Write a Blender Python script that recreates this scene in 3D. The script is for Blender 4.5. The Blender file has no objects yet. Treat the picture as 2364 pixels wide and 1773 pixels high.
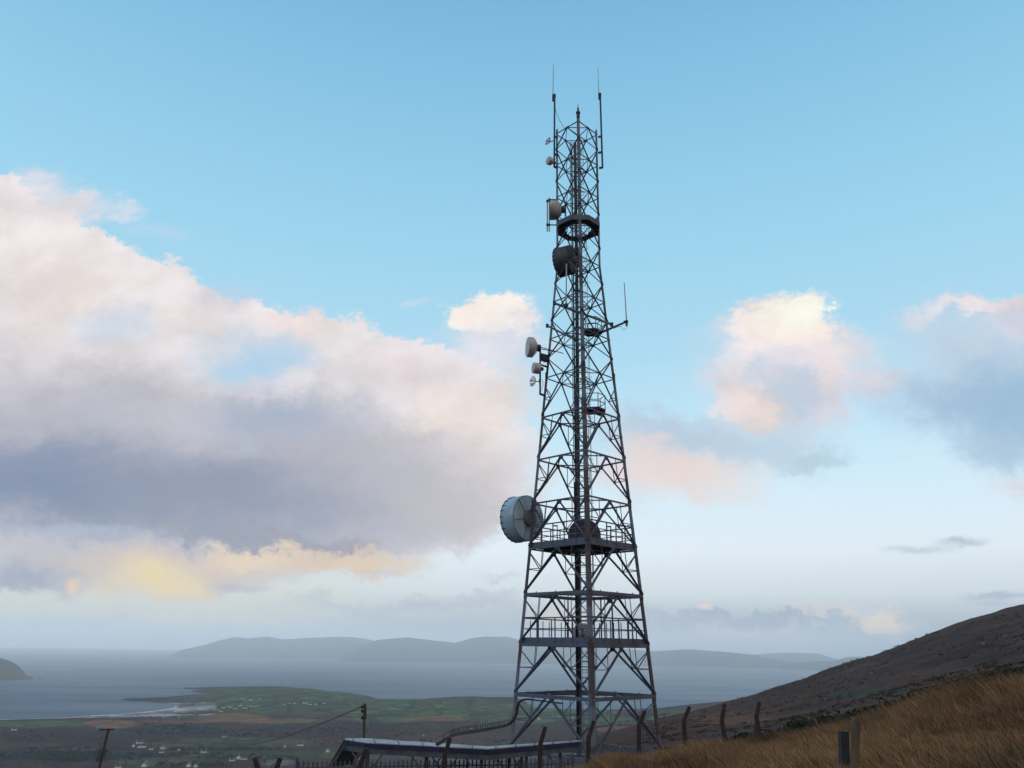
import bpy, math, random
import numpy as np
from mathutils import Vector, Matrix
random.seed(7); rng = np.random.default_rng(11)
S = bpy.context.scene
COL = S.collection
V = Vector

# ------------------------------------------------------------------ camera (eye at the origin, sea 200 m below)
F, CX, CY, W, H = 1770.0, 1182.0, 886.5, 2364, 1773
PITCH = math.atan((1494 - CY) / F); ROLL = math.radians(0.9)
SEA = -200.0

def ray(x, y):
    a, b, c = (x - CX) / F, -(y - CY) / F, -1.0
    a, b = a * math.cos(ROLL) - b * math.sin(ROLL), a * math.sin(ROLL) + b * math.cos(ROLL)
    t = math.pi / 2 + PITCH
    return V((a, b * math.cos(t) - c * math.sin(t), b * math.sin(t) + c * math.cos(t)))

def at(x, y, Y):
    d = ray(x, y)
    return d * (Y / d.y)

def at_z(x, y, z):
    d = ray(x, y)
    return d * (z / d.z)

def az_t(x, y):
    d = ray(x, y)
    return math.atan2(d.x, d.y), d.z / math.hypot(d.x, d.y)

cam = bpy.data.cameras.new('camera'); co = bpy.data.objects.new('camera', cam); COL.objects.link(co)
cam.sensor_width = 36; cam.lens = F / W * 36; cam.clip_start = 0.1; cam.clip_end = 80000
co.matrix_world = Matrix.Rotation(math.pi / 2 + PITCH, 4, 'X') @ Matrix.Rotation(ROLL, 4, 'Z')
S.camera = co

# ------------------------------------------------------------------ helpers
def lin(r, g, b):
    f = lambda c: (c / 12.92 if c <= .04045 else ((c + .055) / 1.055) ** 2.4)
    return (f(r / 255), f(g / 255), f(b / 255), 1)

def tag(o, label=None, cat=None, group=None, kind=None):
    if label: o['label'] = label
    if cat: o['category'] = cat
    if group: o['group'] = group
    if kind: o['kind'] = kind
    return o

def empty(name, loc, label=None, cat=None, group=None):
    o = bpy.data.objects.new(name, None); COL.objects.link(o); o.location = loc
    o.empty_display_size = .2
    return tag(o, label, cat, group)

class MB:
    """collects shapes in world metres; build() links them as one mesh object"""
    def __init__(s): s.v = []; s.f = []
    def add(s, vs, fs):
        n = len(s.v); s.v += [tuple(p) for p in vs]; s.f += [tuple(i + n for i in q) for q in fs]
    def frame(s, a, b, up=None):
        d = (V(b) - V(a)).normalized()
        u = V(up) if up is not None else (V((0, 0, 1)) if abs(d.z) < .95 else V((1, 0, 0)))
        x = d.cross(u).normalized(); y = x.cross(d).normalized()
        return d, x, y
    def bar(s, a, b, w, h=None, up=None, w2=None, h2=None):
        h = w if h is None else h; a = V(a); b = V(b); d, x, y = s.frame(a, b, up)
        w2 = w if w2 is None else w2; h2 = h if h2 is None else h2
        q = [(-.5, -.5), (.5, -.5), (.5, .5), (-.5, .5)]
        vs = [a + x * i * w + y * j * h for i, j in q] + [b + x * i * w2 + y * j * h2 for i, j in q]
        s.add(vs, [(3, 2, 1, 0), (4, 5, 6, 7), (0, 1, 5, 4), (1, 2, 6, 5), (2, 3, 7, 6), (3, 0, 4, 7)])
    def tube(s, a, b, r, r2=None, n=8, cap=True):
        r2 = r if r2 is None else r2; a = V(a); b = V(b); d, x, y = s.frame(a, b)
        vs = []
        for p, q in ((a, r), (b, r2)):
            for i in range(n):
                t = 2 * math.pi * i / n; vs.append(p + x * math.cos(t) * q + y * math.sin(t) * q)
        fs = [(i, (i + 1) % n, n + (i + 1) % n, n + i) for i in range(n)]
        if cap: fs += [tuple(range(n - 1, -1, -1)), tuple(range(n, 2 * n))]
        s.add(vs, fs)
    def path(s, pts, r, n=6):
        for a, b in zip(pts, pts[1:]): s.tube(a, b, r, n=n)
    def lathe(s, a, d, prof, n=40, cap0=True, cap1=True):
        """prof: (distance along d, radius)"""
        a = V(a); d = V(d).normalized(); _, x, y = s.frame(a, a + d); vs = []
        for l, r in prof:
            for i in range(n):
                t = 2 * math.pi * i / n; vs.append(a + d * l + x * math.cos(t) * r + y * math.sin(t) * r)
        fs = []
        for k in range(len(prof) - 1):
            for i in range(n):
                j = (i + 1) % n; fs.append((k * n + i, k * n + j, (k + 1) * n + j, (k + 1) * n + i))
        if cap0: fs.append(tuple(range(n - 1, -1, -1)))
        if cap1: m = (len(prof) - 1) * n; fs.append(tuple(range(m, m + n)))
        s.add(vs, fs)
    def angle(s, a, b, d1, d2, w, t, wb=None):
        a = V(a); b = V(b); d1 = V(d1); d2 = V(d2); vs = []
        for p, k in ((a, w), (b, wb or w)):
            vs += [p, p + d1 * k, p + d1 * k + d2 * t, p + d1 * t + d2 * t, p + d1 * t + d2 * k, p + d2 * k]
        s.add(vs, [(0, 1, 7, 6), (1, 2, 8, 7), (2, 3, 9, 8), (3, 4, 10, 9), (4, 5, 11, 10), (5, 0, 6, 11),
                   (3, 2, 1, 0), (5, 4, 3, 0), (6, 7, 8, 9), (6, 9, 10, 11)])
    def plate(s, c, u, v, su, sv, n, th):
        c = V(c); u = V(u).normalized(); v = V(v).normalized(); n = V(n).normalized()
        s.bar(c - u * su / 2, c + u * su / 2, th, sv, up=v)
    def build(s, name, mat, parent=None, origin=None, smooth=False):
        o0 = V(origin) if origin is not None else (parent.matrix_world.translation if parent else V((0, 0, 0)))
        if parent is not None: o0 = root_loc(parent)
        me = bpy.data.meshes.new(name)
        me.from_pydata([tuple(V(p) - o0) for p in s.v], [], s.f); me.validate()
        me.materials.append(mat)
        if smooth:
            me.shade_smooth()
            try: me.set_sharp_from_angle(angle=math.radians(40))
            except Exception: pass
        o = bpy.data.objects.new(name, me); COL.objects.link(o)
        if parent is not None: o.parent = parent
        else: o.location = o0
        return o

def root_loc(o):
    p = V(o.location)
    while o.parent: o = o.parent; p += V(o.location)
    return p

# ------------------------------------------------------------------ materials
def nodes(name):
    m = bpy.data.materials.new(name); m.use_nodes = True
    return m, m.node_tree.nodes, m.node_tree.links, m.node_tree.nodes['Principled BSDF']

def mat(name, c1, c2=None, scale=3.0, rough=.6, metal=0., stretch=(1, 1, 1), lo=.4, hi=.62, detail=5, bump=0.):
    m, N, L, B = nodes(name)
    B.inputs['Roughness'].default_value = rough; B.inputs['Metallic'].default_value = metal
    tc = N.new('ShaderNodeNewGeometry'); mp = N.new('ShaderNodeMapping'); mp.inputs['Scale'].default_value = stretch
    L.new(tc.outputs['Position'], mp.inputs['Vector'])
    n = N.new('ShaderNodeTexNoise'); n.inputs['Scale'].default_value = scale; n.inputs['Detail'].default_value = detail
    L.new(mp.outputs[0], n.inputs['Vector'])
    r = N.new('ShaderNodeValToRGB'); r.color_ramp.elements[0].position = lo; r.color_ramp.elements[1].position = hi
    r.color_ramp.elements[0].color = (*c1, 1); r.color_ramp.elements[1].color = (*(c2 or [k * .7 for k in c1]), 1)
    L.new(n.outputs[0], r.inputs[0]); L.new(r.outputs[0], B.inputs['Base Color'])
    if bump:
        b = N.new('ShaderNodeBump'); b.inputs['Strength'].default_value = bump; b.inputs['Distance'].default_value = .02
        L.new(n.outputs[0], b.inputs['Height']); L.new(b.outputs[0], B.inputs['Normal'])
    return m

M = {}
M['steel'] = mat('galvanised_steel', (.125, .145, .20), (.085, .08, .10), .55, .62, .25, (1, 1, .7), .5, .68)
M['leg_steel'] = mat('rust_streaked_steel', (.165, .185, .24), (.10, .07, .07), .3, .62, .25, (.6, .6, 1), .5, .54)
M['steel_dark'] = mat('weathered_steel', (.055, .064, .095), (.05, .042, .052), .8, .65, .2, lo=.45, hi=.6)
M['cable'] = mat('black_cable', (.018, .018, .025), (.03, .028, .03), 4, .5)
M['dish_white'] = mat('white_dish_paint', (.62, .63, .66), (.5, .5, .53), 1.5, .45)
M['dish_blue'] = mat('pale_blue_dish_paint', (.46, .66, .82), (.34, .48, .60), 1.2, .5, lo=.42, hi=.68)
M['dish_mid'] = mat('mid_grey_dish_hub', (.17, .21, .25), (.12, .13, .15), 1.5, .6)  # mid grey for the hub of the biggest dish
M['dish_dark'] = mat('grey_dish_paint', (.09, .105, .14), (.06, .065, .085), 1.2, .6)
M['radome'] = mat('pale_radome', (.6, .6, .62), (.48, .48, .5), 1.0, .5)
M['whip'] = mat('grey_fibreglass', (.3, .31, .34), (.24, .24, .27), 2, .5)
M['whip_dark'] = mat('dark_fibreglass', (.09, .1, .13), (.07, .07, .09), 2, .5)
M['roofsheet'] = mat('galvanised_roof_sheet', (.34, .41, .45), (.24, .29, .32), 1.3, .5, .1)
M['navy'] = mat('navy_edge_paint', (.016, .016, .075), (.024, .018, .05), 1.2, .5)
M['rustpost'] = mat('rust_stained_concrete', (.05, .034, .034), (.03, .023, .025), 5, .85, bump=.4)
M['wood'] = mat('weathered_wood', (.16, .12, .075), (.09, .07, .045), 6, .85, stretch=(3, 3, .4), bump=.4)
M['wood_dark'] = mat('dark_tarred_wood', (.035, .036, .05), (.022, .022, .03), 6, .8, stretch=(3, 3, .5), bump=.4)
M['pole'] = mat('pole_wood', (.095, .08, .055), (.06, .05, .035), 3, .85, stretch=(3, 3, .4))
M['insul'] = mat('teal_insulator', (.12, .4, .45), (.1, .33, .38), 5, .3)
M['pale'] = mat('galvanised_palisade', (.105, .12, .155), (.07, .08, .11), 2, .55, .2)
M['concrete'] = mat('concrete', (.3, .29, .28), (.22, .21, .2), 4, .9)
M['wall_white'] = mat('white_render', (.8, .8, .8), (.72, .72, .71), .3, .8)
M['wall_cream'] = mat('cream_render', (.72, .62, .38), (.62, .52, .3), .3, .8)
M['slate'] = mat('slate_roof', (.07, .075, .085), (.05, .052, .06), .5, .7)
M['glasspane'] = mat('dark_window', (.03, .035, .045), (.02, .025, .03), .5, .15)

# ------------------------------------------------------------------ noise (numpy)
def vnoise(x, y, seed=0):
    xi = np.floor(x).astype(np.int64); yi = np.floor(y).astype(np.int64); fx = x - xi; fy = y - yi
    fx = fx * fx * (3 - 2 * fx); fy = fy * fy * (3 - 2 * fy)
    def h(i, j):
        n = (i * 374761393 + j * 668265263 + seed * 1442695041) & 0xffffffff
        n = ((n ^ (n >> 13)) * 1274126177) & 0xffffffff
        return ((n ^ (n >> 16)) & 0xffff) / 65535.0
    return (h(xi, yi) * (1 - fx) + h(xi + 1, yi) * fx) * (1 - fy) + (h(xi, yi + 1) * (1 - fx) + h(xi + 1, yi + 1) * fx) * fy

def fbm(x, y, o=4, seed=0):
    s = 0; a = .5; t = 0
    for k in range(o):
        s = s + a * vnoise(x * 2 ** k, y * 2 ** k, seed + k * 17); t += a; a *= .5
    return s / t - .5

def sstep(a, b, x):
    t = np.clip((x - a) / (b - a), 0, 1); return t * t * (3 - 2 * t)

# ------------------------------------------------------------------ terrain heights
YARD = -6.7
def plane_t(az, rho): return (-1.7 + .19 * np.sin(az) * rho - .1 * np.cos(az) * rho) / rho
AZS = np.radians(np.linspace(-75, 75, 61))
def px_station(pts, dy=0):
    a = [az_t(x, y + dy) for x, y in pts]; return np.array([p[0] for p in a]), np.array([p[1] for p in a])
EDGE = [(1330, 1776), (1401, 1757), (1470, 1748), (1531, 1741), (1656, 1720), (1773, 1708), (1890, 1681), (1988, 1659), (2086, 1637), (2184, 1610), (2281, 1579), (2364, 1559), (2700, 1470), (3200, 1370)]
ST = []          # (rho, az array, t array)
for r in (1.0, 4, 8, 12, 16, 20): ST.append((r, AZS, plane_t(AZS, r)))
def crest(rho, dy):
    a, t = px_station(EDGE, dy)
    la = np.radians([-75, -40, -25, -12, 0]); lt = plane_t(la, rho) - .012
    k = la < a[0] - .03
    return rho, np.concatenate([la[k], a]), np.concatenate([lt[k], t])
ST.append(crest(25, 33)); ST.append(crest(29, 30))
def mixed(rho, left, right, dy=0):
    """left: (az degrees, z) pairs, right: pixel pairs"""
    a, t = px_station(right, dy)
    la = np.radians([p[0] for p in left]); lt = np.array([p[1] / rho for p in left])
    return rho, np.concatenate([la, a]), np.concatenate([lt, t])
ST.append(mixed(34, [(-75, -14), (-40, -10.5), (-22, -7.6), (-14, YARD), (4, YARD), (7, YARD)], [(1560, 1764), (1656, 1742), (1773, 1728), (1890, 1700), (1988, 1678), (2184, 1628), (2364, 1576), (3200, 1385)]))
ST.append(mixed(44, [(-75, -20), (-40, -15), (-20, -8.5), (-13, YARD), (5, YARD), (9, YARD)], [(1600, 1745), (1656, 1736), (1773, 1722), (1890, 1694), (1988, 1674), (2184, 1626), (2364, 1574), (3200, 1375)]))
ST.append(mixed(58, [(-75, -28), (-40, -22), (-18, -11), (-10, YARD - .1), (5, YARD), (8, YARD)], [(1575, 1742), (1656, 1728), (1773, 1716), (1890, 1690), (1988, 1670), (2184, 1622), (2364, 1571), (3200, 1360)]))
HL = [(-75, -.26), (-40, -.24), (-15, -.19), (-5, -.16), (2, -.145)]
def hill(rho, hl, right): return mixed(rho, [(a, t * rho) for a, t in hl], right)
ST.append(hill(85, HL, [(1400, 1752), (1531, 1733), (1656, 1718), (1773, 1708), (1890, 1682), (1988, 1661), (2184, 1612), (2364, 1563), (3200, 1330)]))
ST.append(hill(130, HL, [(1400, 1738), (1531, 1718), (1656, 1704), (1773, 1691), (1890, 1668), (1988, 1643), (2184, 1593), (2364, 1543), (3200, 1290)]))
ST.append(hill(230, HL, [(1400, 1722), (1531, 1698), (1656, 1682), (1773, 1664), (1890, 1638), (1988, 1608), (2184, 1550), (2364, 1496), (3200, 1220)]))
ST.append(hill(400, HL, [(1300, 1735), (1400, 1704), (1531, 1676), (1656, 1654), (1773, 1629), (1890, 1596), (1988, 1562), (2184, 1496), (2364, 1440), (3200, 1130)]))
SKY = [(1300, 1722), (1400, 1692), (1500, 1665), (1597, 1642), (1650, 1630), (1687, 1620), (1773, 1591), (1859, 1564), (1910, 1542), (1984, 1519), (2023, 1509), (2086, 1486), (2137, 1464.5), (2180, 1449), (2242, 1425), (2301, 1410), (2364, 1395), (2600, 1330), (3200, 1080)]
HL2 = [(-75, -.22), (-40, -.2), (-15, -.175), (-5, -.155), (2, -.142)]
ST.append(hill(650, HL2, SKY)); ST.append(hill(760, HL2, [(x, y + 16) for x, y in SKY]))
HL3 = [(-75, -.175), (-40, -.17), (-15, -.158), (-5, -.148), (1, -.14)]
ST.append(hill(1050, HL3, [(1300, 1738), (1400, 1700), (1500, 1680), (1597, 1668), (1773, 1640), (2086, 1600), (2364, 1560), (3200, 1400)]))
def low(rho, z, right=None): return mixed(rho, [(a, z) for a in (-75, -40, -20, -8, 1)], right or [(1330, 1700)])
ST.append(low(1480, -196, [(1300, 1750), (1400, 1696), (1500, 1676), (1597, 1662), (1773, 1650), (2364, 1620), (3200, 1500)]))
ST.append(low(1950, -196.5, [(1300, 1700), (1400, 1675), (1500, 1655), (1597, 1645), (1773, 1640), (2364, 1625), (3200, 1550)]))
ST.append(low(2250, -197, [(1300, 1676), (1400, 1663), (1500, 1650), (1597, 1638), (1773, 1636), (2364, 1625), (3200, 1580)]))
LR = np.log(np.array([s[0] for s in ST]))
# skyline of the low peninsula: pixel, distance
PEN = [(-900, 1684, 2720), (0, 1662, 2550), (150, 1657.5, 2600), (300, 1648, 2650), (400, 1635, 2840), (410, 1594, 3900), (430, 1590, 3980), (470, 1584, 4060), (500, 1581.5, 4090), (560, 1580, 4060), (700, 1579, 3970), (725, 1580.5, 3930), (760, 1589, 3690), (800, 1592, 3620), (850, 1599, 3400),
       (872, 1606, 3150), (1000, 1608.5, 3110), (1187, 1613, 3060), (1210, 1620, 2950), (1235, 1638, 2680), (1300, 1641, 2640), (1400, 1643, 2600), (1510, 1640, 2620), (1600, 1629, 2700), (1680, 1622, 2700), (1800, 1615, 2700), (2400, 1600, 2700), (3300, 1560, 2700)]
PA = np.array([az_t(x, y)[0] for x, y, r in PEN]); PT = np.array([az_t(x, y)[1] for x, y, r in PEN]); PR = np.array([r for x, y, r in PEN], float)
# coast polygon, world metres
cp = [(-1500, 1700), (-400, 1668), (0, 1661), (60, 1660), (150, 1657), (230, 1651), (300, 1647), (370, 1640), (404, 1634), (408, 1630), (385, 1624), (340, 1619.5), (300, 1618.5), (280, 1615), (300, 1611.5), (345, 1610.5), (390, 1609), (440, 1604), (480, 1601.5), (452, 1598), (444, 1595), (470, 1593), (430, 1590.5), (424, 1588.5), (440, 1586.5)]
COAST = [at_z(x, y, SEA).xy for x, y in cp]
for (x, y, r), a in list(zip(PEN, PA))[6:]: COAST.append(V((math.sin(a) * (r + 90), math.cos(a) * (r + 90))))
COAST += [V((6000, 2000)), V((6000, -6000)), V((-6000, -6000)), V((-6000, 600))]

def coast_sd(x, y):
    d = np.full(x.shape, 1e9); ins = np.zeros(x.shape, bool); n = len(COAST)
    for i in range(n):
        ax, ay = COAST[i]; bx, by = COAST[(i + 1) % n]
        ex, ey = bx - ax, by - ay; t = np.clip(((x - ax) * ex + (y - ay) * ey) / (ex * ex + ey * ey), 0, 1)
        d = np.minimum(d, np.hypot(x - ax - t * ex, y - ay - t * ey))
        c = ((ay > y) != (by > y)); den = (by - ay) if by != ay else 1e-9
        ins ^= c & (x < ex * (y - ay) / den + ax)
    return np.where(ins, d, -d)

def terrain(x, y, rough=True):
    x = np.asarray(x, float); y = np.asarray(y, float)
    az = np.arctan2(x, y); rho = np.maximum(np.hypot(x, y), 1.0); lr = np.log(rho)
    azc = np.clip(az, -1.3, 1.3)
    T = np.stack([np.interp(azc, s[1], s[2]) for s in ST]) if x.ndim == 1 else None
    k = np.clip(np.searchsorted(LR, lr) - 1, 0, len(LR) - 2); f = np.clip((lr - LR[k]) / (LR[k + 1] - LR[k]), 0, 1)
    ii = np.arange(x.size); t = T[k, ii] * (1 - f) + T[k + 1, ii] * f
    w = sstep(1.5, 2.9, np.abs(az)); t = t * (1 - w) - .02 * w
    z = t * rho
    zfar = np.interp(azc, PA, PT) * np.interp(azc, PA, PR); rc = np.interp(azc, PA, PR)
    z0 = T[-1] * 2250 * (1 - w) - .02 * 2250 * w
    g = np.clip((rho - 2250) / (rc - 2250), 0, 1)
    z = np.where(rho > 2250, z0 + (zfar - z0) * g, z)
    if rough:
        amp = np.interp(rho, [0, 15, 40, 70, 150, 400, 650, 1200, 3000], [.1, .42, .05, .5, 1.6, 4.0, 3.2, 2.0, 1.2])
        amp = np.where((np.abs(x - 3) < 14) & (rho > 33) & (rho < 60), 0.05, amp)
        sc = np.interp(rho, [0, 30, 100, 400, 1000, 3000], [4, 6, 14, 45, 120, 200])
        q = np.floor(np.log2(sc)); n = 0
        z = z + amp * (fbm(x / 5, y / 5, 3, 5) * (rho < 60) + fbm(x / 14, y / 14, 4, 9) * sstep(40, 80, rho) * (1 - sstep(500, 900, rho)) * .8 + fbm(x / 70, y / 70, 4, 3) * sstep(150, 400, rho))
    wb = np.maximum(sstep(1.35, 2.0, az), sstep(1.75, 2.9, -az)); zb = np.minimum((.31 * sstep(120, 1500, rho) - .03) * rho, 460); z = z * (1 - wb) + zb * wb  # unseen hill added behind the camera to keep the sun off the foreground
    sd = coast_sd(x, y)
    flat = np.where(rho > 1800, sstep(0, 260, sd), 1)
    land = np.maximum(z, -199.3) * flat + (1 - flat) * (-199.6 + .3 * sstep(0, 60, sd))
    rgt = sstep(-.14, -.04, az); land = np.where((rho > 1800) & (wb < .01), land * (1 - rgt) + z * rgt, z)
    return np.where((sd > 0) | (rho < 1700), land, -199.6 - np.minimum(6, -sd * .08))

def gz(x, y): return float(terrain(np.array([x]), np.array([y]))[0])

def hit(x, y, near=70.):
    d = ray(x, y); d = d / math.hypot(d.x, d.y)
    r = np.exp(np.linspace(math.log(near), math.log(4200), 3000))
    z = terrain(d.x * r, d.y * r); k = np.argmax(z >= d.z * r)
    return V((d.x * r[k], d.y * r[k], z[k])), r[k]

# ------------------------------------------------------------------ ground sheet
def px_of(x, y, z):
    """project world points to photo pixels; used once to know which field lies where"""
    c, s = math.cos(PITCH), math.sin(PITCH)
    fw = y * c + z * s; up = -y * s + z * c
    u, v = x / np.maximum(fw, 1e-6), up / np.maximum(fw, 1e-6)
    cr, sr = math.cos(ROLL), math.sin(ROLL)
    return CX + F * (u * cr + v * sr), CY - F * (-u * sr + v * cr)

STRAW = (.20, .125, .06); HEATH = (.056, .0255, .0165); HEATHD = (.035, .0185, .015); GREEN = (.075, .125, .03); WOOD = (.026, .03, .028)
ORANGE = (.23, .11, .05); SAND = (.55, .5, .46); WET = (.2, .19, .22); GRAVEL = (.13, .12, .115); BROWN = (.095, .05, .03); GREY = (.16, .17, .16)
COVER = [  # x, y, rx, ry, colour, opacity, green?
    (1000, 1690, 1500, 34, HEATH, .9, 0), (250, 1700, 420, 22, HEATHD, .8, 0), (760, 1625, 420, 42, GREEN, .95, 1), (1150, 1645, 220, 20, GREEN, .8, 1), (560, 1605, 200, 18, GREEN, .9, 1),
    (700, 1586, 110, 7, BROWN, .8, 0), (850, 1610, 60, 5, BROWN, .5, 0), (480, 1612, 60, 5, BROWN, .7, 0), (80, 1672, 150, 9, GREEN, .9, 1), (255, 1671, 70, 9, ORANGE, .9, 0), (420, 1665, 110, 5, ORANGE, .55, 0),
    (540, 1657, 80, 9, ORANGE, .8, 0), (640, 1664, 130, 5, ORANGE, .75, 0), (800, 1662, 60, 4, ORANGE, .6, 0), (1000, 1659, 80, 6, ORANGE, .8, 0), (1160, 1640, 50, 6, BROWN, .6, 0),
    (970, 1675, 55, 6, GREEN, .9, 1), (780, 1676, 260, 13, HEATHD, .85, 0), (390, 1685, 110, 14, WOOD, .8, 0), (120, 1703, 170, 9, HEATHD, .7, 0), (60, 1718, 90, 4, GREEN, .9, 1), (560, 1714, 170, 11, GREEN, 1, 1), (400, 1722, 90, 9, GREEN, .8, 1),
    (180, 1732, 60, 4, GREEN, .6, 1), (150, 1746, 230, 14, WOOD, .95, 0), (380, 1760, 150, 10, GREEN, .6, 1), (560, 1742, 160, 8, GREEN, .7, 1), (520, 1730, 150, 4, WOOD, .7, 0), (640, 1757, 90, 8, HEATH, .6, 0),
    (900, 1715, 300, 10, BROWN, .6, 0), (820, 1742, 160, 14, GREEN, .45, 1), (1050, 1700, 160, 6, BROWN, .6, 0), (640, 1762, 40, 9, GREY, .7, 0),
    (1330, 1652, 120, 12, GREEN, .95, 1), (1420, 1664, 120, 8, GREEN, .8, 1), (1545, 1650, 60, 12, GREEN, .9, 1), (1460, 1682, 150, 7, ORANGE, .5, 0), (1640, 1650, 110, 14, BROWN, .6, 0),
]
HILLCOVER = [(1690, 1660, 120, 14, ORANGE, .35, 0), (1800, 1655, 200, 20, BROWN, .5, 0), (1950, 1600, 160, 18, HEATH, .7, 0), (2150, 1500, 250, 40, HEATHD, .6, 0), (2250, 1550, 150, 18, BROWN, .4, 0), (1780, 1690, 160, 8, (.035, .045, .03), .7, 0), (2100, 1600, 260, 13, (.03, .04, .027), .8, 0), (1900, 1640, 130, 8, (.04, .045, .032), .6, 0), (2000, 1550, 200, 16, (.06, .034, .028), .5, 0)]

def build_ground():
    fa = np.arctan((np.arange(-60, 2430, 3.0) - CX) / (F * 1.06))
    az = np.concatenate([np.linspace(-math.pi, fa[0], 70)[:-1], fa, np.linspace(fa[-1], math.pi, 70)[1:]])
    rr = np.concatenate([np.exp(np.linspace(math.log(1.0), math.log(60), 90))[:-1], np.exp(np.linspace(math.log(60), math.log(1400), 170))[:-1], np.linspace(1400, 4300, 190), np.array([5200, 7000])])
    A, R = np.meshgrid(az, rr); x = (np.sin(A) * R).ravel(); y = (np.cos(A) * R).ravel(); z = terrain(x, y)
    na, nr = len(az), len(rr)
    col = np.tile(np.array(HEATH), (x.size, 1)); fld = np.zeros(x.size); rho = R.ravel()
    px, py = px_of(x, y, z); front = (y > 1)
    wx = fbm(x / 160, y / 160, 4, 21); wy = fbm(x / 160, y / 160, 4, 31)
    def paint(lst, mask):
        for cx, cy, rx, ry, c, op, g in lst:
            d = np.hypot((px - cx) / rx + wx * .7, (py - cy) / ry + wy * 1.6)
            m = op * (1 - sstep(.75, 1.1, d)) * mask
            col[:] = col * (1 - m[:, None]) + np.array(c) * m[:, None]
            fld[:] = fld * (1 - m) + g * m
    paint(COVER, front & (rho > 900)); paint(HILLCOVER, front & (rho > 62) & (rho < 900))
    nearm = 1 - sstep(38, 60, rho); col[:] = col * (1 - nearm[:, None]) + np.array((.11, .07, .038)) * nearm[:, None]
    yard = (1 - sstep(14, 17, np.abs(x - 2))) * sstep(32, 34, rho) * (1 - sstep(58, 64, rho)); col[:] = col * (1 - yard[:, None]) + np.array(GRAVEL) * yard[:, None]
    sd = coast_sd(x, y); far = rho > 1800
    spit = far & (px < 470) & (sd > 0) & (sd < 60) & (py < 1624); col[spit] = (.05, .045, .05)
    # the strand: a pale line of surf and dry sand, wet flats behind it, pools and sandbanks
    tz = (px > -200) & (px < 500) & far & (py > 1622) & (py < 1672) & (sd > -5)
    wet = tz & (sd < 120 * sstep(120, 330, px) + 14) ; col[wet] = WET
    pool = tz & (px > 150) & (py < 1656) & (fbm(x / 190, y / 28, 3, 77) > .06) & (sd < 260); col[pool] = SAND
    bank = tz & (px > 400) & (px < 500) & (((np.abs(py - 1634.5 - (px - 450) * -.03) < 1.6)) | (np.abs(py - 1650.5) < 1.6) & (px > 425) & (px < 482) | ((np.abs(py - 1640 + (px - 425) * .12) < 1.3) & (px < 470))); col[bank] = SAND
    surf = far & (np.abs(sd) < 13) & (px < 412) & (py > 1628); col[surf] = (.66, .62, .58)
    verts = np.stack([x, y, z], 1)
    i = np.arange(nr - 1)[:, None] * na + np.arange(na - 1)[None, :]
    q = np.stack([i, i + 1, i + na + 1, i + na], -1).reshape(-1, 4)
    me = bpy.data.meshes.new('ground'); me.vertices.add(len(verts)); me.vertices.foreach_set('co', verts.ravel())
    me.loops.add(q.size); me.loops.foreach_set('vertex_index', q.ravel()); me.polygons.add(len(q)); me.polygons.foreach_set('loop_start', np.arange(0, q.size, 4)); me.update(calc_edges=True)
    me.flip_normals(); me.shade_smooth()
    ca = me.color_attributes.new('cover', 'FLOAT_COLOR', 'POINT'); ca.data.foreach_set('color', np.concatenate([col, fld[:, None]], 1).ravel().astype(np.float32))
    m, N, L, B = nodes('land_cover'); B.inputs['Roughness'].default_value = .95; B.inputs['Specular IOR Level'].default_value = .1
    at_ = N.new('ShaderNodeAttribute'); at_.attribute_name = 'cover'; g = N.new('ShaderNodeNewGeometry')
    def noise(s, d=5):
        n = N.new('ShaderNodeTexNoise'); n.inputs['Scale'].default_value = s; n.inputs['Detail'].default_value = d; L.new(g.outputs['Position'], n.inputs['Vector']); return n.outputs[0]
    def math_(op, a, b, clamp=False):
        n = N.new('ShaderNodeMath'); n.operation = op; n.use_clamp = clamp
        for k, v in enumerate((a, b)):
            if isinstance(v, (int, float)): n.inputs[k].default_value = v
            else: L.new(v, n.inputs[k])
        return n.outputs[0]
    def mrange(v, a, b, c, d):
        n = N.new('ShaderNodeMapRange'); n.inputs[1].default_value = a; n.inputs[2].default_value = b; n.inputs[3].default_value = c; n.inputs[4].default_value = d; L.new(v, n.inputs[0]); return n.outputs[0]
    v1 = mrange(noise(.02, 6), .3, .7, .6, 1.45); v2 = mrange(noise(.25, 6), .3, .7, .55, 1.5); v3 = mrange(noise(2.5, 4), .3, .7, .7, 1.3)
    var = math_('MULTIPLY', math_('MULTIPLY', v1, v2), v3)
    # fields: one tint per plot and dark hedge lines between them
    wn = N.new('ShaderNodeTexNoise'); wn.inputs['Scale'].default_value = .006; wn.inputs['Detail'].default_value = 3; L.new(g.outputs['Position'], wn.inputs['Vector'])
    wv = N.new('ShaderNodeVectorMath'); wv.operation = 'MULTIPLY_ADD'; wv.inputs[1].default_value = (60, 60, 0); L.new(wn.outputs['Color'], wv.inputs[0]); L.new(g.outputs['Position'], wv.inputs[2])
    mp = N.new('ShaderNodeMapping'); mp.inputs['Scale'].default_value = (1 / 85, 1 / 120, 0); mp.inputs['Rotation'].default_value = (0, 0, .5); L.new(wv.outputs[0], mp.inputs['Vector'])
    ve = N.new('ShaderNodeTexVoronoi'); ve.feature = 'DISTANCE_TO_EDGE'; ve.inputs['Scale'].default_value = 1; L.new(mp.outputs[0], ve.inputs['Vector'])
    vc = N.new('ShaderNodeTexVoronoi'); vc.inputs['Scale'].default_value = 1; L.new(mp.outputs[0], vc.inputs['Vector'])
    hedge = math_('MULTIPLY', mrange(ve.outputs['Distance'], .045, .10, .9, 0), at_.outputs['Alpha'], True)
    sep = N.new('ShaderNodeSeparateColor'); L.new(vc.outputs['Color'], sep.inputs[0])
    tint = mrange(sep.outputs[0], 0, 1, .6, 1.45)
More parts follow.
